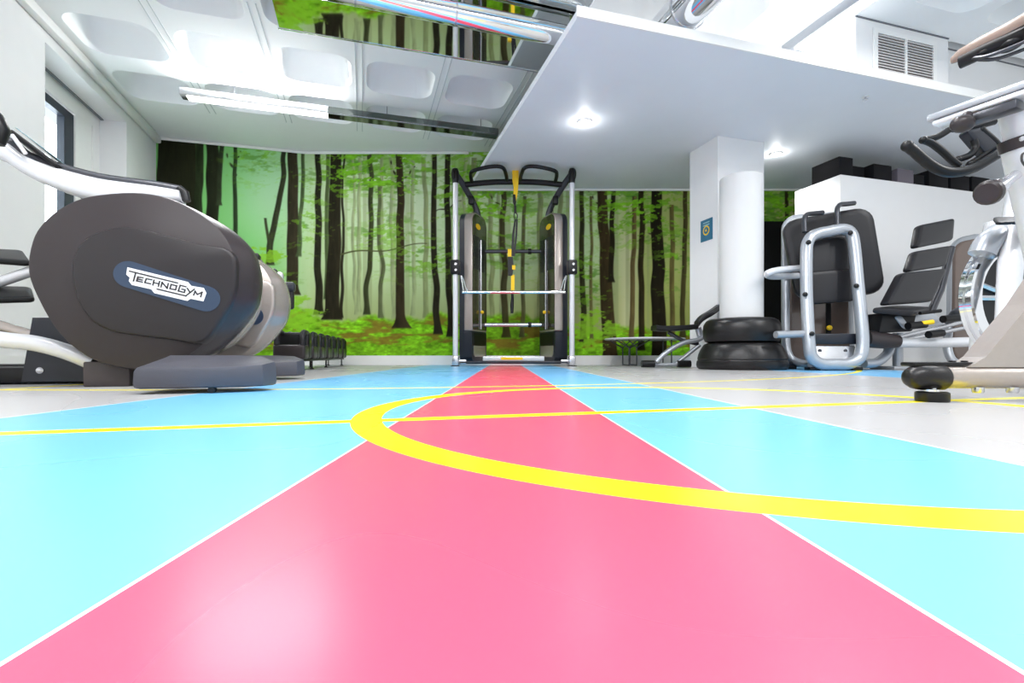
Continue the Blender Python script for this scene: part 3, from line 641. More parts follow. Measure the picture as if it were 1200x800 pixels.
# pull-up bar
zb_ = 2.205; Yp = 5.97
mb = MB(); mb.tube(smooth([(KX - .585, Yp, zb_ - .02), (KX - .3, Yp + .02, zb_ + .015), (KX, Yp + .03, zb_ + .025), (KX + .3, Yp + .02, zb_ + .015), (KX + .585, Yp, zb_ - .02)]), .034, 14); mb.build('pull_up_bar', M_BLACK, t)
for s in (-1, 1):
    mb = MB(); mb.tube(smooth([(KX + s * .5, Yp, zb_), (KX + s * .505, Yp - .16, zb_ + .04), (KX + s * .46, Yp - .26, zb_ + .055), (KX + s * .25, Yp - .3, zb_ + .085), (KX + s * .13, Yp - .28, zb_ + .08), (KX + s * .09, Yp - .14, zb_ + .05), (KX + s * .08, Yp + .03, zb_ + .03)], 5), .022, 12); mb.build('pull_up_grip', M_BLACK, t)

# suspension trainer hung over the bar
Yt = 5.93
def st(px, py): return W(px, py, Yt)
t = thing('suspension_trainer', 'yellow and black suspension strap hanging from the pull-up bar', 'exercise strap', st(601, 366))
def strap(pts, ws, th):
    mb = MB(); rings = []
    for (px, py), w in zip(pts, ws):
        p = st(px, py); rings.append([p + Vector((sx * w / 2, sy * th / 2, 0)) for sx, sy in ((-1, -1), (1, -1), (1, 1), (-1, 1))])
    return mb.loft(rings)
m_ = strap([(604, 201), (604, 210), (604.5, 220), (604, 228), (603, 237)], [.075, .075, .055, .05, .032], .012)
m_.box(st(604, 201) + Vector((0, .05, .005)), (.075, .12, .012)); m_.box(st(604, 206) + Vector((0, .105, .0)), (.072, .01, .08))
m_.build('anchor_strap', M_YEL, t)
strap([(602.4, 228), (603, 237), (603.5, 242)], [.03, .04, .012], .018).build('strap_loop', M_BLACK, t)
strap([(603.6, 241), (603.8, 250)], [.028, .03], .02).build('connector', M_BLACK, t)
mb = MB(); mb.tube(smooth([st(604, 248), st(606.2, 252), st(605.5, 257), st(603.5, 257), st(602.5, 252)], closed=True), .006, 8, closed=True); mb.build('carabiner', M_BLACK, t)
strap([(603.8, 257), (601.5, 275), (600.3, 300)], [.02, .03, .036], .012).build('main_strap', M_BLACK, t)
strap([(605.8, 257), (605, 275), (602.5, 300)], [.02, .025, .02], .01).build('main_strap', M_BLACK, t)
strap([(597.2, 292), (597.2, 301)], [.045, .042], .03).build('yellow_tab', M_YEL, t)
strap([(598, 301), (598.5, 312), (598, 323)], [.06, .07, .05], .04).build('foot_cradle', M_BLACK, t)
strap([(602, 311), (602, 316)], [.04, .04], .045).build('yellow_tab', M_YEL, t)
strap([(601, 322), (600.8, 340)], [.042, .042], .03).build('yellow_tab', M_YEL, t)
mb = MB(); mb.tube([st(600.3, 340), st(600.5, 350), st(600, 358), st(600, 367)], [.012, .018, .022, .016], 10); mb.build('handle', M_BLACK, t)

# ------------------------------------------------------------------ elliptical trainers
EB = 2.30; EA = -.85
def el(px, py, y): # -> local (x, y, z)
    a, z = pixel_ab(px, py, EB + y); return Vector((a - EA, y, z))
HOUS = [(31.5, 318), (36, 282), (49.5, 259.5), (72, 241.5), (103.5, 229), (155, 224.4), (193.5, 230), (225, 244), (252, 263), (268, 283), (276, 303), (279, 325), (275, 350), (262, 374), (242, 400), (215, 420), (180, 433), (135, 430), (99, 417), (67.5, 390), (45, 354)]
LOBE = [(85.5, 318), (89, 298), (101, 281), (123, 270), (149, 266.5), (180, 272), (230, 285), (272, 295), (278, 325), (274, 350), (262, 373), (240, 402), (202, 398), (160, 393), (132, 388), (108, 375), (92, 350)]
def make_trainer(label, m_house, m_lobe, badge):
    t = thing('elliptical_trainer', label, 'elliptical trainer', room(EA, EB, 0), TH, 'elliptical trainers along the left wall')
    P = smooth([el(x, y, 0) for x, y in HOUS], 4, True); cen = sum(P, Vector()) / len(P)
    def sc(pts, f, y, fl=0.0):
        out = []
        for p in pts:
            q = cen + (p - cen) * f; w = max(0.0, (p.x - cen.x) / .4); q.x += fl * min(1, w * 1.3); q.y = y; out.append(q)
        return out
    mb = MB(); mb.loft([sc(P, .97, .002), sc(P, .99, .006), sc(P, 1, .016), sc(P, 1, .06, .035), sc(P, .998, .12, .058), sc(P, .99, .19, .064), sc(P, .96, .25, .056), sc(P, .9, .29, .04)]); hs = mb.build('drive_housing', m_house, t, local=True)
    L = smooth([el(x, y, 0) for x, y in LOBE], 4, True)
    mb = MB(); mb.loft([sc(L, 1.012, .02), sc(L, 1.0, .001), sc(L, .99, -.009), sc(L, .975, -.0135), sc(L, .95, -.015)]); lb = mb.build('crank_cover', m_lobe, t, local=True)
    mb = MB(); mb.loft([sc(P, .62, .29), sc(P, .6, .56)]); mb.build('drive_core', M_BLACK, t, local=True)
    mb = MB(); mb.loft([sc(P, .8, .56), sc(P, .86, .60), sc(P, .88, .7), sc(P, .86, .78), sc(P, .8, .80)]); mb.build('drive_housing', M_CHAMP, t, local=True)
    # logo plate
    c0, c1 = el(153, 322, 0), el(243, 350.5, 0); r = .052; d = (c1 - c0).normalized(); nrm = Vector((-d.z, 0, d.x)); cap = []
    for k in range(13): a = PI / 2 + PI * k / 12; cap.append(c0 + (d * math.cos(a) + nrm * math.sin(a)) * r)
    for k in range(13): a = -PI / 2 + PI * k / 12; cap.append(c1 + (d * math.cos(a) + nrm * math.sin(a)) * r)
    def at(pts, y): return [Vector((p.x, y, p.z)) for p in pts]
    mb = MB(); mb.loft([at(cap, -.012), at(cap, -.0175)]); pl = mb.build('logo_plate', M_BLUEP, t, local=True)
    def lg(x, y): return el(140 + x / 10., 300 + y / 10., 0)
    if badge:
        B = [lg(x, y) for x, y in ((118, 140), (820, 310), (860, 355), (1005, 380), (1035, 440), (1000, 535), (850, 505), (815, 530), (430, 440), (395, 395), (240, 360), (170, 345), (135, 300), (145, 260), (105, 225))]
        mb = MB(); mb.loft([at(B, -.017), at(B, -.019)]); mb.build('logo_badge', M_BADGE, pl, local=True, smooth=False)
        mb = MB()
        def stroke(pts, w=.0056):
            q = [lg(x, y) for x, y in pts]
            for i, (p, s_) in enumerate(zip(q, q[1:])):
                dd = (s_ - p).normalized(); nn = Vector((-dd.z, 0, dd.x)) * w / 2; e = dd * w / 2
                c4 = [p - e + nn, s_ + e + nn, s_ + e - nn, p - e - nn]; mb.loft([at(c4, -.0188), at(c4, -.0198)])
        for pts in ([(145, 185), (700, 322)], [(215, 205), (190, 298)], [(300, 262), (240, 252), (228, 298), (290, 312)], [(236, 275), (290, 288)], [(400, 285), (338, 273), (322, 318), (386, 332)],
                    [(428, 290), (415, 345)], [(492, 305), (479, 360)], [(422, 318), (485, 332)], [(508, 368), (522, 315), (580, 383), (593, 330)], [(626, 340), (690, 355), (678, 402), (613, 388), (626, 340)],
                    [(797, 365), (732, 349), (710, 415), (780, 432), (788, 402), (752, 393)], [(465, 393), (797, 472), (895, 395)], [(815, 385), (842, 428)], [(888, 462), (905, 418), (930, 455), (985, 430), (970, 482)]): stroke(pts)
        mb.build('lettering', M_INK, pl, local=True, smooth=False)
    # base
    Q = [el(25, 449, .32), el(38, 372, .32), el(150, 372, .32), el(150, 449, .32)]
    for q in Q: q.z = max(q.z, .012)
    mb = MB(); mb.loft([at(Q, .32), at(Q, .52)]); bs = mb.build('base_plate', M_BASEB, t, local=True, smooth=False)
    mb = MB(); b_ = el(47, 434, .32); mb.lathe((b_.x, .32, b_.z), [(.014, 0), (.014, .004), (.008, .007)], 14, axis=(0, -1, 0)); mb.build('bolt', M_STEEL, bs, local=True)
    mb = MB(); q = el(122, 449, .1); mb.box((q.x + .02, .17, .05), (.16, .2, .1), bevel=.006); mb.build('rear_foot', mat('brown_black', (70, 62, 62), .5), t, local=True)
    mb = MB(); mb.box((-.75, .42, .04), (1.3, .18, .07), bevel=.015); mb.build('floor_rail', M_BLACK, t, local=True)
    # pedals
    def pedal(x0, y0, nm):
        pl_ = [(0, 0), (.25, 0), (.37, .05), (.40, .13), (.35, .22), (.25, .25), (0, .25)]
        k = [Vector((x0 + x, y0 + y, 0)) for x, y in pl_]; cn = sum(k, Vector()) / 7
        def r_(f, z, tilt=0): return [Vector((cn.x + (p.x - cn.x) * f, cn.y + (p.y - cn.y) * f, z + tilt * (p.y - y0) / .25)) for p in k]
        mb = MB(); mb.loft([r_(.93, .018), r_(.985, .022), r_(1.0, .034), r_(.99, .074, .022), r_(.96, .086, .032), r_(.88, .090, .036)]); o = mb.build('pedal', M_PEDAL, t, local=True)
        mb = MB(); mb.lathe((x0 + .22, y0 + .02, .011), [(.011, -.014), (.011, .014)], 12, axis=(0, 1, 0)); mb.build('roller', M_BLACK, o, local=True)
    pedal(.145, -.46, 'a')
    mb = MB(); mb.tube([(.2, -.2, .06), (.1, -.02, .07), (.05, .1, .08)], .02, 10); mb.build('pedal_link', M_BLACK, t, local=True)
    mb = MB(); mb.tube(smooth([el(-90, 384, .14), el(0, 397.5, .14), el(40, 402, .14), el(75, 411, .14), el(110, 425, .14)]), .032, 14); mb.build('pedal_arm', M_WHITEP, t, local=True)
    mb = MB(); mb.tube([el(-60, 372, .5), el(0, 382, .5), el(60, 400, .5)], .026, 12); mb.build('pedal_arm', M_CHAMP, t, local=True)
    if not badge: return t
    # boom
    y0, y1 = .26, .34
    top = [el(x, y, y0) for x, y in ((-60, 118), (-20, 152), (7, 166), (27, 181), (67, 195), (112, 206.5), (150, 212), (180, 216), (208, 221))]
    bot = [el(x, y, y0) for x, y in ((-60, 158), (-20, 178), (0, 186), (20, 199), (45, 212), (90, 229), (130, 236), (180, 236), (212, 236))]
    ts, bs_ = smooth(top, 3), smooth(bot, 3)
    rings = []
    for p, q in zip(ts, bs_):
        m = (p + q) / 2; e = (p - q) / 2; ring_ = []
        for k in range(16):
            a = k * PI / 8; cx, sx = math.cos(a), math.sin(a)
            ring_.append(m + e * (abs(sx) ** .6 * (1 if sx > 0 else -1)) + Vector((0, (y1 - y0) / 2 * (abs(cx) ** .6 * (1 if cx > 0 else -1)) + .04, 0)))
        rings.append(ring_)
    mb = MB(); mb.loft(rings); bo = mb.build('boom', M_WHITEP, t, local=True)
    mb = MB(); mb.tube([p + Vector((0, .04, .002)) for p in ts], .017, 10, flat=1.5); mb.build('boom_trim', M_GREYP, bo, local=True)
    mb = MB(); mb.tube([el(209, 221, .30), el(216, 226, .30), el(218, 236, .30)], .02, 10); mb.build('boom_tip', M_BLACK, bo, local=True)
    mb = MB(); mb.tube(smooth([el(88, 222, .36), el(104, 232, .36), el(118, 240, .36)]), .02, 8); mb.build('boom_bracket', M_BLACK, bo, local=True)
    mb = MB(); a1, a2 = el(11, 149, .26), el(70, 193, .26); up = Vector((0, .3, -.04)); mb.slab([a1 + up, a2 + up, a2, a1], .02, .02, .006); co = mb.build('console', M_BLACK, t, local=True)
    mb = MB(); mb.slab([p + Vector((0, 0, .0)) for p in (a1.lerp(a2, .06) + up * .95 + Vector((0, 0, .022)), a2.lerp(a1, .06) + up * .95 + Vector((0, 0, .022)), a2.lerp(a1, .06) + up * .05 + Vector((0, 0, .022)), a1.lerp(a2, .06) + up * .05 + Vector((0, 0, .022)))], .004, .01, .001); mb.build('screen', M_GLASSD, co, local=True)
    mb = MB(); a3 = el(14, 158, .25); a4 = el(30, 180, .25); mb.tube([a3, a4], .008, 8); mb.build('console_stay', M_WHITEP, co, local=True)
    mb = MB(); mb.tube([el(-26, 120, .12), el(-10, 140, .12), el(-4, 152, .12), el(-6, 168, .12)], [.03, .042, .042, .03], 12); mb.build('hand_grip', M_BLACK, t, local=True)
    mb = MB(); mb.tube(smooth([(-1.35, .42, .05), (-1.45, .42, .5), (-1.42, .40, .95), (-1.2, .34, 1.1)]), .05, 12); mb.build('column', M_WHITEP, t, local=True)
    return t
tr = make_trainer('near elliptical trainer with big charcoal drive disc and white logo badge', M_DARK, M_DARK2, True)
tr2 = make_trainer('elliptical trainer with champagne drive housing standing behind the charcoal one', M_CHAMP, M_CHAMP, False)
tr2.location = room(EA, EB + .92, 0)
# things only the second trainer shows: pads and swing arms seen to the left of the big disc
I2 = (Matrix.Translation(tr2.location) @ Matrix.Rotation(TH, 4, 'Z')).inverted(); INV[tr2.name] = I2
def e2(px, py, b): a, z = pixel_ab(px, py, b); return room(a, b, z)
mb = MB(); mb.tube([e2(-60, 348, 3.05), e2(0, 330, 3.05), e2(45, 315, 3.05)], .026, 12); mb.build('swing_arm', M_WHITEP, tr2)
mb = MB(); mb.slab([e2(-40, 289, 3.2), e2(26, 292, 3.2), e2(36, 306, 3.0), e2(-40, 300, 3.0)], .03, .03, .012); mb.build('arm_pad', M_BLACK, tr2)
mb = MB(); mb.slab([e2(-40, 333, 3.1), e2(36, 335, 3.1), e2(40, 348, 2.9), e2(-40, 350, 2.9)], .03, .03, .012); mb.build('arm_pad', M_BLACK, tr2)
def block(x0, y0, x1, y1, th, m, nm, bq=3.6):
    mb = MB(); mb.slab([e2(x0, y0, bq), e2(x1, y0, bq), e2(x1, y1, bq), e2(x0, y1, bq)], th, .018, .01); mb.build(nm, m, tr2)
block(293, 296, 303.5, 312, .08, M_BLACK, 'hand_grip'); block(302, 314, 324, 330, .08, M_BASEB, 'hand_grip', 3.62); block(323, 318, 331, 331, .07, M_WHITEP, 'grip_collar', 3.65); block(325, 330, 345, 341, .08, M_BASEB, 'hand_grip', 3.7); block(337, 340, 344, 362, .05, M_BLACK, 'grip_stem', 3.72)
mb = MB(); mb.tube(smooth([e2(270, 285, 3.62), e2(300, 305, 3.66), e2(315, 328, 3.68), e2(328, 345, 3.68), e2(330, 372, 3.66)]), .03, 10); mb.build('handle_bar', M_CHAMP, tr2)

# ------------------------------------------------------------------ row of handled weights on a low rack
wl = ['nearest', 'second', 'third', 'fourth', 'fifth', 'sixth', 'farthest']
rk0, rk1 = Vector((-1.80, 4.2, 0)), Vector((-2.16, 6.28, 0)); rd = (rk1 - rk0).normalized(); ra = math.atan2(rd.y, rd.x) - PI / 2
t = thing('weight_rack', 'low rack with thin black legs under the row of handled weights', 'rack', rk0.lerp(rk1, .5), ra)
RR = Matrix.Rotation(ra, 3, 'Z')
mb = MB(); mb.box(rk0.lerp(rk1, .5) + Vector((0, 0, .085)), (.2, 2.3, .018), RR, .004); mb.build('shelf', M_BLACK, t)
for i in (0, 1, 3, 6):
    for s in (-1, 1):
        mb = MB(); p = rk0.lerp(rk1, i / 6) + RR @ Vector((s * .08, 0, 0)); mb.tube([p, p + Vector((0, 0, .008)), p + Vector((0, 0, .012)), p + Vector((0, 0, .078))], [.02, .02, .008, .008], 8); mb.build('leg', M_BLACK, t)
def weight():
    t = bpy.data.objects.new('handled_weight', None); COL.objects.link(t); INV[t.name] = Matrix.Identity(4)
    mb = MB(); mb.box((0, .07, .115), (.25, .13, .23), bevel=.022, seg=3); mb.build('weight_block', M_BLACK, t)
    mb = MB(); mb.box((0, -.06, .06), (.25, .17, .12), bevel=.02, seg=3); mb.build('front_block', M_DARK, t)
    for s in (-1, 1):
        mb = MB(); mb.tube(smooth([(s * .1, -.11, .10), (s * .1, -.11, .19), (s * .1, -.06, .225), (s * .1, .06, .22)], 5), .024, 8); mb.build('loop_handle', M_VINYL, t)
    mb = MB(); mb.box((.03, -.1405, .09), (.04, .003, .008)); mb.build('tag_mark', M_YEL, t)
    return t
w0 = weight()
for i in range(7):
    o = w0 if i == 0 else copy_tree(w0)
    o.location = rk0.lerp(rk1, i / 6) + Vector((0, 0, .0945)); o.rotation_euler = (0, 0, ra)
    tag(o, '%s black handled weight in the row on the low rack, counted from the trainers' % wl[i], 'weight', 'handled weights on the low rack')

# ------------------------------------------------------------------ folding stand and bench by the pillar
t = thing('folding_stand', 'low thin white-topped stand on wire legs before the forest wallpaper', 'stand', (1.7, 6.05, 0))
Ys = 6.05; zt_ = CAM_H + (HOR - 396.5) * Ys / FPX
mb = MB(); mb.lathe((1.70, Ys, zt_ - .02), [(.40, 0), (.47, .0), (.48, .01), (.47, .022), (.40, .02)], 40); mb.build('top', M_WHITEP, t)
for sx in (-1, 1):
    mb = MB()
    for y in (-.16, .16):
        x = 1.52 + sx * .045 if True else 0
        mb.tube([(x, Ys + y, 0.004), (x, Ys + y, .22)], .008, 8); mb.tube([(x, Ys + y, .22), (x + sx * .16, Ys + y, zt_ - .02)], .008, 8); mb.tube([(x, Ys + y, .22), (x - sx * .1, Ys + y, zt_ - .02)], .006, 8)
    mb.tube([(x, Ys - .16, .012), (x, Ys + .16, .012)], .008, 8); mb.build('leg', M_GREYP, t)
mb = MB()
for y in (-.16, .16): mb.tube([(1.98, Ys + y, .004), (1.98, Ys + y, zt_ - .02)], .008, 8)
mb.tube([(1.98, Ys - .16, .012), (1.98, Ys + .16, .012)], .008, 8); mb.build('leg', M_GREYP, t)

YB = 5.0
t = thing('weight_bench', 'black padded bench with silver frame beside the rubber rings', 'bench', (1.75, YB, 0))
def bp_(px, py, dy=0): return W(px, py, YB + dy)
def pad_run(pts, w, th):
    mb = MB(); rings = []
    for p in smooth(pts, 4):
        rings.append([p + Vector((0, y, z)) for y, z in ((-w / 2, -th * .3), (-w / 2, th * .3), (-w * .44, th * .5), (w * .44, th * .5), (w / 2, th * .3), (w / 2, -th * .3), (w * .44, -th * .5), (-w * .44, -th * .5))])
    return mb.loft(rings)
pad_run([bp_(766, 384), bp_(775, 385), bp_(795, 384.5), bp_(814, 383)], .2, .05).build('seat_pad', M_BLACK, t)
pad_run([bp_(816, 380, -.05), bp_(822, 373, -.05), bp_(832, 367, -.06), bp_(842, 360, -.1)], .12, .06).build('back_pad', M_VINYL, t)
for y in (-.04, .12):
    mb = MB(); mb.tube(smooth([bp_(769, 424, y), bp_(782, 412, y), bp_(800, 402, y), bp_(818, 398, y), bp_(826, 393, y)]), .024, 10); mb.build('frame_leg', M_SILVER, t)
mb = MB(); mb.tube([bp_(792, 426), bp_(820, 404)], .02, 10); mb.build('frame_leg', M_SILVER, t)
mb = MB(); mb.tube([bp_(783, 389), bp_(800, 399), bp_(818, 403)], .02, 10); mb.build('adjuster', M_GREYP, t)
mb = MB(); mb.tube([bp_(818, 384), bp_(822, 398)], .032, 10); mb.build('hinge', M_SILVER, t)
for px, y in ((758, 0), (800, 0)):
    mb = MB(); c = bp_(px, 426, y); mb.tube([Vector((c.x - .06, YB - .02, .042)), Vector((c.x + .07, YB - .02, .042))], .036, 14); mb.build('foot_roller', M_BLACK, t)
mb = MB(); mb.tube([bp_(764, 427), bp_(800, 427)], .018, 10); mb.build('foot_bar', M_SILVER, t)

# ------------------------------------------------------------------ leg press machine
t = thing('leg_press', 'leg press with silver loop frame and large dark foot plate, before the partition', 'gym machine', (2.75, 4.4, 0))
lp = [(945, 300, 4.28), (947, 283, 4.3), (955, 275, 4.31), (972, 271, 4.32), (988, 268.5, 4.33), (997, 273, 4.33), (1001, 288, 4.31), (1005, 330, 4.26), (1009.5, 375, 4.2), (1011, 405, 4.17), (1007, 419, 4.16), (995, 426, 4.15), (977, 427, 4.15), (962, 426, 4.15), (952, 419, 4.16), (948.5, 405, 4.17), (945.5, 350, 4.24)]
def Wz(px, py, Y, zmin): p = W(px, py, Y); p.z = max(p.z, zmin); return p
mb = MB(); mb.tube(smooth([Wz(x, y, Y, .052) for x, y, Y in lp], 5, True), .048, 14, closed=True); fr = mb.build('loop_frame', M_SILVER, t)
for x, y, Y in ((947, 284, 4.25), (996, 273, 4.28), (1003, 335, 4.2), (943, 345, 4.18), (951, 391, 4.12)):
    mb = MB(); mb.lathe(W(x, y, Y), [(.02, 0), (.02, .012), (.012, .018)], 12, axis=(0, -1, 0)); mb.build('bolt', M_BLACK, fr)
mb = MB(); mb.slab([W(916, 258, 4.72), W(1023, 240, 4.48), W(1040, 342, 4.44), W(934, 352, 4.66)], .11, .13, .03, .0); mb.build('foot_plate', M_VINYL, t)
mb = MB(); mb.slab([W(950, 280, 4.44), W(996, 274, 4.42), W(1003, 318, 4.40), W(948, 322, 4.42)], .05, .04, .015); mb.build('back_cushion', M_VINYL, t)
mb = MB(); mb.slab([W(947, 319, 4.40), W(1003, 314, 4.38), W(1003, 352, 4.36), W(951, 356, 4.38)], .06, .03, .015); mb.build('lower_cushion', M_VINYL, t)
for pts in ([(943, 272), (943, 256), (946, 251), (954, 250), (964, 249)], [(981, 264), (981, 246), (984, 240), (992, 239), (1001, 238)]):
    mb = MB(); mb.tube(smooth([W(x, y, 4.36 + i * .04) for i, (x, y) in enumerate(pts)], 4), .021, 10); mb.build('grab_handle', M_GREYP, t)
mb = MB(); mb.tube(smooth([W(938, 314, 4.4), W(915, 316, 4.3), W(902, 319, 4.25), W(899, 322, 4.3), W(908, 324, 4.4), W(935, 323, 4.5)], 4), .028, 12); mb.build('side_handle', M_WHITEP, t)
# weight tower
mb = MB(); mb.slab([W(917, 252, 4.98), W(998, 246, 4.86), W(1003, 430, 4.86), W(917, 430, 4.98)], .06, .14, .02); mb.build('tower_frame', M_SILVER, t)
mb = MB(); mb.slab([W(926, 262, 4.955), W(992, 257, 4.835), W(997, 426, 4.835), W(926, 426, 4.955)], .06, .10, .012); mb.build('tower_panel', M_BROWN, t)
mb = MB(); mb.slab([W(968.5, 352, 4.87), W(974, 352, 4.87), W(974, 395, 4.87), W(968.5, 395, 4.87)], .03, .004, .002); mb.build('weight_slot', M_BLACK, t)
mb = MB(); mb.ball(W(972, 384, 4.83), .026); mb.build('selector_pin', M_YEL, t)
mb = MB(); mb.tube(smooth([W(921, 330, 4.75), W(921, 390, 4.7), W(924, 415, 4.66), W(934, 424, 4.6), W(950, 427, 4.45)], 5), .035, 12); mb.build('rear_tube', M_SILVER, t)
mb = MB(); mb.box(Wz(975, 397, 4.26, 0), (.44, .08, .09), bevel=.012); mb.build('cross_bar', M_BASEB, t)
mb = MB(); mb.slab([W(951, 405, 4.24), W(1003, 405, 4.24), W(998, 424, 4.2), W(958, 424, 4.2)], .02, .02, .004); gp_ = mb.build('gusset_plate', M_STEEL, t)
for x in (960, 990):
    mb = MB(); mb.lathe(W(x, 411, 4.235), [(.016, 0), (.016, .01)], 10, axis=(0, -1, 0)); mb.build('bolt', M_GREYP, gp_)
mb = MB(); mb.tube([W(909, 392, 4.14), W(944, 391, 4.2)], .03, 12); mb.build('side_tube', M_SILVER, t)
mb = MB(); mb.tube([W(1015, 397, 4.24), W(1036, 399, 4.24), W(1052, 400, 4.24)], [.075, .07, .055], 14); mb.build('foam_roller', M_DARK, t)
mb = MB(); mb.tube([W(1048, 401.5, 4.24), W(1100, 401.5, 4.24), W(1152, 400, 4.24)], .042, 12); mb.build('push_tube', M_WHITEP, t)
mb = MB(); mb.tube(smooth([Wz(1012, 426, 4.3, .04), Wz(1028, 424, 4.34, .04), W(1040, 414, 4.38), W(1043, 402, 4.4)], 5), .04, 12); mb.build('base_tube', M_SILVER, t)
for px, Y in ((925, 4.62), (952, 4.2), (1001, 4.2)):
    c = W(px, 430, Y); mb = MB(); mb.box((c.x, Y, .014), (.09, .09, .028), bevel=.006); mb.build('foot', M_BLACK, t)
mb = MB(); c0_ = W(925, 430, 4.62); mb.box((3.06, 4.64, .05), (.84, .07, .05), bevel=.01); mb.build('base_beam', M_BASEB, t)

# ------------------------------------------------------------------ reclined seat machine
t = thing('reclined_seat_machine', 'seat machine with three black reclined back pads against the white partition', 'gym machine', (3.7, 4.5, 0))
def sp(cs, th, nm, rc=.04):
    mb = MB(); mb.slab([W(*c) for c in cs], th, rc, .018); return mb.build(nm, M_VINYL, t)
sp([(1080, 263, 4.42), (1120, 255, 4.62), (1118, 281, 4.56), (1075, 290, 4.36)], .07, 'head_pad')
sp([(1074, 294, 4.34), (1116, 287, 4.54), (1110, 311, 4.48), (1066, 318, 4.28)], .07, 'back_pad')
sp([(1060, 319, 4.26), (1111, 314, 4.46), (1094, 353, 4.36), (1040, 357, 4.16)], .08, 'back_pad')
sp([(1022, 360, 4.12), (1048, 357, 4.42), (1092, 359, 4.40), (1072, 364, 4.08)], .05, 'seat_pad')
mb = MB(); mb.tube([W(1115, 290, 4.60), W(1102, 340, 4.5), W(1088, 372, 4.4)], .03, 10); mb.build('back_bracket', M_GREYP, t)
mb = MB(); mb.slab([W(1035, 366, 4.2), W(1075, 366, 4.2), W(1070, 388, 4.2), W(1030, 390, 4.2)], .2, .02, .01); mb.build('seat_carriage', M_BLACK, t)
mb = MB(); mb.slab([W(1048, 370, 4.19), W(1095, 366, 4.25), W(1108, 380, 4.25), W(1060, 386, 4.19)], .05, .03, .008); mb.build('carriage_plate', M_SILVER, t)
for y0, y1 in ((400, 372), (404, 380)):
    mb = MB(); mb.tube([W(1030, y0, 4.35), W(1150, y1, 4.75)], .02, 10); mb.build('rail', M_STEEL, t)
mb = MB(); mb.tube([W(1080, 379, 4.14), W(1093, 377, 4.14)], .02, 10); mb.build('adjust_knob', M_YEL, t)
for a_, b_ in (((1064, 382), (1084, 380)), ((1105, 374), (1126, 372)), ((1088, 392), (1104, 390)), ((1078, 367), (1102, 364))):
    mb = MB(); mb.tube([W(*a_, 4.13), W(*b_, 4.16)], .032 if a_[0] != 1078 else .015, 10); mb.build('grip', M_BLACK, t)
mb = MB(); mb.slab([W(1116, 280, 4.98), W(1160, 270, 5.02), W(1160, 431, 5.02), W(1113, 431, 4.98)], .06, .16, .02); mb.build('tower_frame', M_SILVER, t)
mb = MB(); mb.slab([W(1120, 284, 4.955), W(1160, 276, 4.995), W(1160, 424, 4.995), W(1118, 424, 4.955)], .06, .12, .012); tp = mb.build('tower_panel', M_BROWN, t)
mb = MB(); mb.ball(W(1150, 288, 4.96), .02); mb.build('selector_pin', M_YEL, tp)
mb = MB(); mb.tube(smooth([W(1112, 385, 4.8), W(1110, 405, 4.75), Wz(1116, 422, 4.7, .05), Wz(1132, 430, 4.66, .045), Wz(1160, 430, 4.6, .045)], 5), .036, 12); mb.build('base_tube', M_SILVER, t)
mb = MB(); mb.tube(smooth([W(1112, 378, 4.7), W(1120, 366, 4.6), W(1135, 362, 4.55), W(1155, 362, 4.5)], 5), .035, 12); mb.build('armrest_tube', M_GREYP, t)
mb = MB(); c = W(1052, 390, 4.5); mb.tube([c, Vector((c.x, c.y, .03))], .04, 12); mb.box((c.x, c.y, .015), (.3, .3, .03), bevel=.008); mb.build('seat_post', M_SILVER, t)

# ------------------------------------------------------------------ bikes on the right
t = thing('exercise_bike', 'silver exercise bike with flywheel and black bullhorn handlebar at the right edge', 'exercise bike', (2.1, 2.0, 0))
fc = W(1186, 350, 2.02); fn = Vector((-.2, .98, 0)).normalized(); R0 = .245
mb = MB(); mb.lathe(fc, [(R0 - .05, -.028), (R0 - .006, -.028), (R0, -.022), (R0, -.008), (R0 - .008, -.004), (R0 - .008, .004), (R0, .008), (R0, .022), (R0 - .006, .028), (R0 - .05, .028), (R0 - .05, -.028)], 48, axis=fn, caps=False); fw = mb.build('flywheel', M_CHROME, t)
mb = MB(); mb.lathe(fc, [(R0 - .051, -.004), (R0 - .051, .004)], 40, axis=fn); mb.build('wheel_web', M_BLACK, fw)
fu = fn.cross(Vector((0, 0, 1))).normalized()
mb = MB()
for k in range(5):
    for q in (-.14, .14):
        a = 2 * PI * k / 5 + .5 + q; d1 = fu * math.cos(a) + Vector((0, 0, 1)) * math.sin(a); mb.tube([fc + d1 * .04 - fn * .012, fc + d1 * (R0 - .045) - fn * .012], .011, 6)
mb.lathe(fc, [(.05, -.03), (.05, .03)], 20, axis=fn); mb.build('spokes', M_STEEL, fw)
mb = MB(); mb.tube([W(1143, 428, 2.14), W(1147, 380, 2.14), W(1153, 320, 2.14), W(1166, 262, 2.14)], [.026, .026, .03, .036], 12); mb.build('fork_leg', M_WHITEP, t)
mb = MB(); mb.tube([W(1177, 428, 1.86), W(1180, 370, 1.88), W(1184, 310, 1.9), W(1190, 262, 1.96)], [.034, .034, .038, .04], 12); mb.build('fork_leg', M_WHITEP, t)
mb = MB(); mb.tube(smooth([W(1150, 300, 1.96), W(1158, 285, 1.96), W(1172, 274, 1.98), W(1192, 268, 2.0), W(1215, 270, 2.0)]), [.014] + [.045] * 23 + [.04], 12); mb.build('brake_guard', M_SILVER, t)
mb = MB(); mb.slab([W(1164, 254, 1.9), W(1230, 252, 1.9), W(1230, 258, 1.8), W(1168, 260, 1.8)], .012, .02, .004); mb.build('bottle_tray', M_BLACK, t)
mb = MB(); mb.tube([W(1192, 262, 2.06), W(1200, 200, 2.12), W(1190, 165, 2.16)], .05, 14); mb.build('head_tube', M_WHITEP, t)
H = 2.10
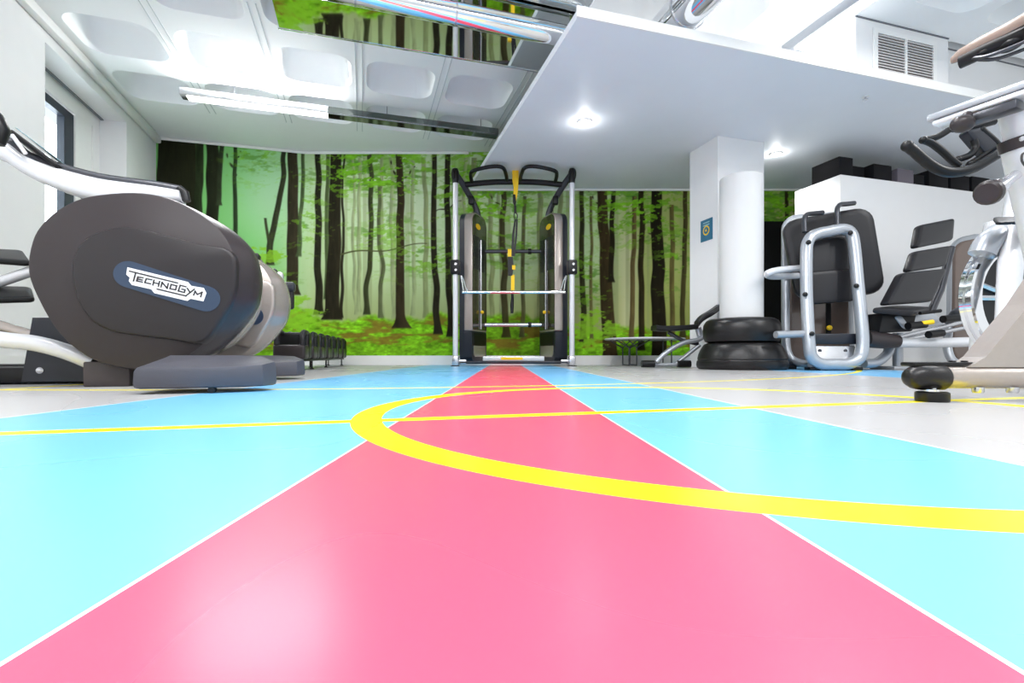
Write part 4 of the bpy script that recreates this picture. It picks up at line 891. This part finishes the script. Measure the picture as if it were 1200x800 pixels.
for pts, r in (([(1063, 171), (1072, 178), (1086, 190), (1101, 199), (1117, 202), (1138, 198), (1160, 186), (1186, 170)], .021), ([(1082, 164), (1092, 168), (1104, 177), (1116, 188), (1124, 194)], .015),
               ([(1082, 164), (1096, 161), (1106, 156), (1116, 149)], .014), ([(1122, 187), (1136, 182), (1143, 173), (1141, 164)], .014), ([(1136, 192), (1152, 182), (1160, 176)], .012), ([(1118, 150), (1140, 148), (1165, 142)], .016), ([(1150, 152), (1166, 166), (1172, 175)], .014)):
    mb = MB(); q = smooth([W(x, y, H + (0.0 if r > .02 else .03)) for x, y in pts], 4); mb.tube(q, r, 12); mb.ball(q[0], r * 1.1); mb.build('handlebar' if r > .02 else 'grip_bar', M_BLACK, t)
mb = MB(); mb.slab([W(1132, 152, H + .02), W(1152, 146, H + .02), W(1178, 172, H + .02), W(1158, 182, H + .02)], .05, .02, .01); mb.build('handlebar_block', M_BASEB, t)
mb = MB(); mb.tube([W(1190, 268, 2.0), (2.35, 2.1, .42), (2.75, 2.2, .36)], .045, 12); mb.build('main_beam', M_WHITEP, t)
mb = MB(); mb.tube([(2.02, 1.72, .045), (2.02, 2.3, .045)], .04, 12); mb.build('front_foot', M_CHAMP, t)
mb = MB(); mb.tube([(2.75, 1.9, .045), (2.75, 2.5, .045)], .04, 12); mb.build('rear_foot', M_CHAMP, t)
mb = MB(); mb.tube([(2.75, 2.2, .04), (2.72, 2.2, .5), (2.78, 2.21, .95)], .045, 12); mb.build('seat_tube', M_WHITEP, t)
mb = MB(); mb.ball((2.72, 2.2, .99), .1, (1.3, .8, .35)); mb.build('saddle', M_LEATHER, t)

t = thing('exercise_bike', 'nearest exercise bike with tan saddle and silver seat slider, cut by the right edge', 'exercise bike', (1.55, 1.4, 0))
YB1 = 1.36
mb = MB(); mb.tube([W(1098, 442, YB1), (1.45, YB1, W(1098, 442, YB1).z), (1.86, YB1, W(1098, 442, YB1).z)], .0305, 20); bb1 = mb.build('base_bar', M_CHAMP, t)
zb1 = W(1098, 442, YB1).z
xe = W(1060, 442, YB1).x; xc = W(1106, 442, YB1).x
mb = MB(); mb.tube([Vector((xe + .002, YB1, zb1)), Vector((xe + .008, YB1, zb1)), Vector((xe + .022, YB1, zb1)), Vector((xe + .045, YB1, zb1)), Vector((xc - .006, YB1, zb1)), Vector((xc, YB1, zb1))], [.012, .022, .031, .035, .035, .031], 20); mb.build('end_cap', M_RUBBER, bb1)
mb = MB(); mb.lathe((W(1096, 466, 1.34).x, YB1 - .01, 0), [(.036, 0), (.038, .003), (.038, .024), (.034, .027)], 24); mb.build('leveling_foot', M_BLACK, bb1)
mb = MB(); mb.lathe((W(1096, 466, 1.34).x, YB1 - .01, .027), [(.018, 0), (.018, .006), (.01, .008), (.01, .02)], 16); mb.build('foot_screw', M_CHROME, bb1)
for px in (1142, 1182):
    mb = MB(); mb.lathe((W(px, 455, YB1).x, YB1 - .01, zb1 - .042), [(.012, 0), (.014, .004), (.014, .016)], 10); mb.build('bolt', M_STEEL, bb1)
mb = MB(); x0, x1 = W(1068, 0, YB1).x, W(1142, 0, YB1).x; mb.box(((x0 + x1) / 2, YB1 + .015, zb1 + .036), (x1 - x0, .05, .012), bevel=.004)
for px in (1118, 1132): mb.lathe((W(px, 0, YB1).x, YB1 + .005, zb1 + .04), [(.008, 0), (.008, .006)], 8)
mb.build('top_plate', M_BLACK, bb1)
G = [W(1128, 430, YB1), W(1148, 418, YB1), W(1200, 356, YB1), W(1238, 300, YB1), W(1290, 300, YB1), W(1290, 430, YB1)]
mb = MB(); mb.loft([[p + Vector((0, -.018, 0)) for p in G], [p + Vector((0, .05, 0)) for p in G]]); mb.build('gusset', M_CHAMP, t, smooth=False)
s0, s1, s2 = W(1196, 118, 1.41), W(1214, 200, 1.42), W(1262, 380, 1.42)
mb = MB(); mb.tube([s0, s0.lerp(s1, .5)], .052, 20); mb.build('seat_post', M_WHITEP, t)
mb = MB(); mb.tube([s0.lerp(s1, .58), s1, s2], [.062, .062, .075], 20); mb.build('seat_tube', M_WHITEP, t)
mb = MB(); mb.tube([s0.lerp(s1, .48), s0.lerp(s1, .64)], .066, 20); co_ = mb.build('collar', M_DARK, t)
mb = MB(); mb.lathe(W(1197, 163, 1.35), [(.006, 0), (.006, .006)], 10, axis=(-.3, -1, 0)); mb.build('screw', M_STEEL, co_)
lt = []                                                        # small mark on the tube
mb = MB(); mb.tube(smooth([W(1203, 178, 1.35), W(1198, 181, 1.35), W(1197.5, 188, 1.35), W(1201, 194, 1.35)], 4), .003, 6); mb.build('tube_mark', M_INK, t)
mb = MB(); mb.tube([W(1190, 205, 1.40), W(1168, 221, 1.36)], .014, 12); mb.tube([W(1172, 218, 1.37), W(1164, 224, 1.355)], .022, 14); mb.build('pin_stem', M_STEEL, t)
kd = (W(1150, 229, 1.335) - W(1164, 224, 1.36)).normalized()
mb = MB(); mb.lathe(W(1166, 223, 1.36), [(.018, 0), (.024, .004), (.030, .02), (.034, .03), (.032, .042), (.026, .047)], 18, axis=kd); mb.build('pin_knob', M_DARK, t)
sd = Vector((-.426, .905, 0)); sl = Vector((.905, .426, 0))      # slider forward, sideways
T1 = Vector((1.284, 1.51, .845))
def slider(l0, l1, w, z0, z1, name, m, par=t, bev=.005):
    cz = Matrix((sl, sd, Vector((0, 0, 1)))).transposed(); mbx = MB(); c = T1 + sd * ((l0 + l1) / 2) + sl * .035 + Vector((0, 0, (z0 + z1) / 2)); mbx.box(c, (w, l1 - l0, z1 - z0), cz, bev); return mbx.build(name, m, par)
slp = slider(-.40, 0, .07, -.008, .012, 'slider_rail', M_SILVER)
slider(-.40, -.012, .06, -.024, -.009, 'slider_lower', M_WHITEP, slp); slider(-.2, -.07, .05, -.05, -.025, 'slider_clamp', M_GREYP, slp)
mb = MB(); mb.tube([T1 + sd * -.10 + Vector((0, 0, -.03)), T1 + sd * -.10 + sl * -.02 + Vector((0, 0, -.05))], .012, 10); mb.ball(T1 + sd * -.10 + sl * -.03 + Vector((0, 0, -.062)), .028, (1.1, .9, .85)); mb.build('slider_knob', M_DARK, slp)
# saddle
Nz = Vector((1.312, 1.455, 1.0)); rings = []; rin2 = []
secs = [(0, .012, .016, -.008), (.02, .03, .03, -.002), (.07, .038, .036, .004), (.13, .048, .042, .006), (.18, .072, .046, .008), (.23, .115, .05, .012), (.27, .135, .045, .016), (.29, .11, .03, .018), (.298, .07, .012, .018)]
for l, w, h, dz in secs:
    c = Nz - sd * l + Vector((0, 0, dz)); rings.append([c + sl * (math.cos(k * PI / 8) * w * .55) + Vector((0, 0, (math.sin(k * PI / 8) * h * .5 if math.sin(k * PI / 8) > 0 else math.sin(k * PI / 8) * h * .62))) for k in range(16)])
mb = MB(); mb.loft(rings); sa = mb.build('saddle', M_LEATHER, t)
rings = []
for l, w, h, dz in secs[1:8]:
    c = Nz - sd * l + Vector((0, 0, dz - h * .62)); rings.append([c + sl * (math.cos(k * PI / 5) * w * .5) + Vector((0, 0, math.sin(k * PI / 5) * .022)) for k in range(10)])
mb = MB(); mb.loft(rings); mb.ball(Nz - sd * .13 + Vector((0, 0, -.035)), .025, (.9, 1.3, .6)); mb.ball(Nz - sd * .07 + Vector((0, 0, -.028)), .02, (.8, 1.4, .6)); mb.build('saddle_shell', M_BLACK, sa)
mb = MB()
for s in (-1, 1): mb.tube(smooth([Nz - sd * .05 + sl * s * .008 + Vector((0, 0, -.03)), Nz - sd * .1 + sl * s * .02 + Vector((0, 0, -.05)), Nz - sd * .19 + sl * s * .022 + Vector((0, 0, -.05)), Nz - sd * .25 + sl * s * .03 + Vector((0, 0, -.03))]), .005, 8)
mb.build('saddle_rail', M_GREYP, sa)
mb = MB(); pc = Nz - sd * .185 + Vector((0, 0, -.05)); mb.tube([pc, Vector((pc.x, pc.y, .85))], .018, 12); mb.build('saddle_stem', M_STEEL, t)
mb = MB(); mb.box((1.70, YB1 - .0, zb1), (.06, .5, .06), bevel=.015); mb.build('rear_bar', M_CHAMP, t)
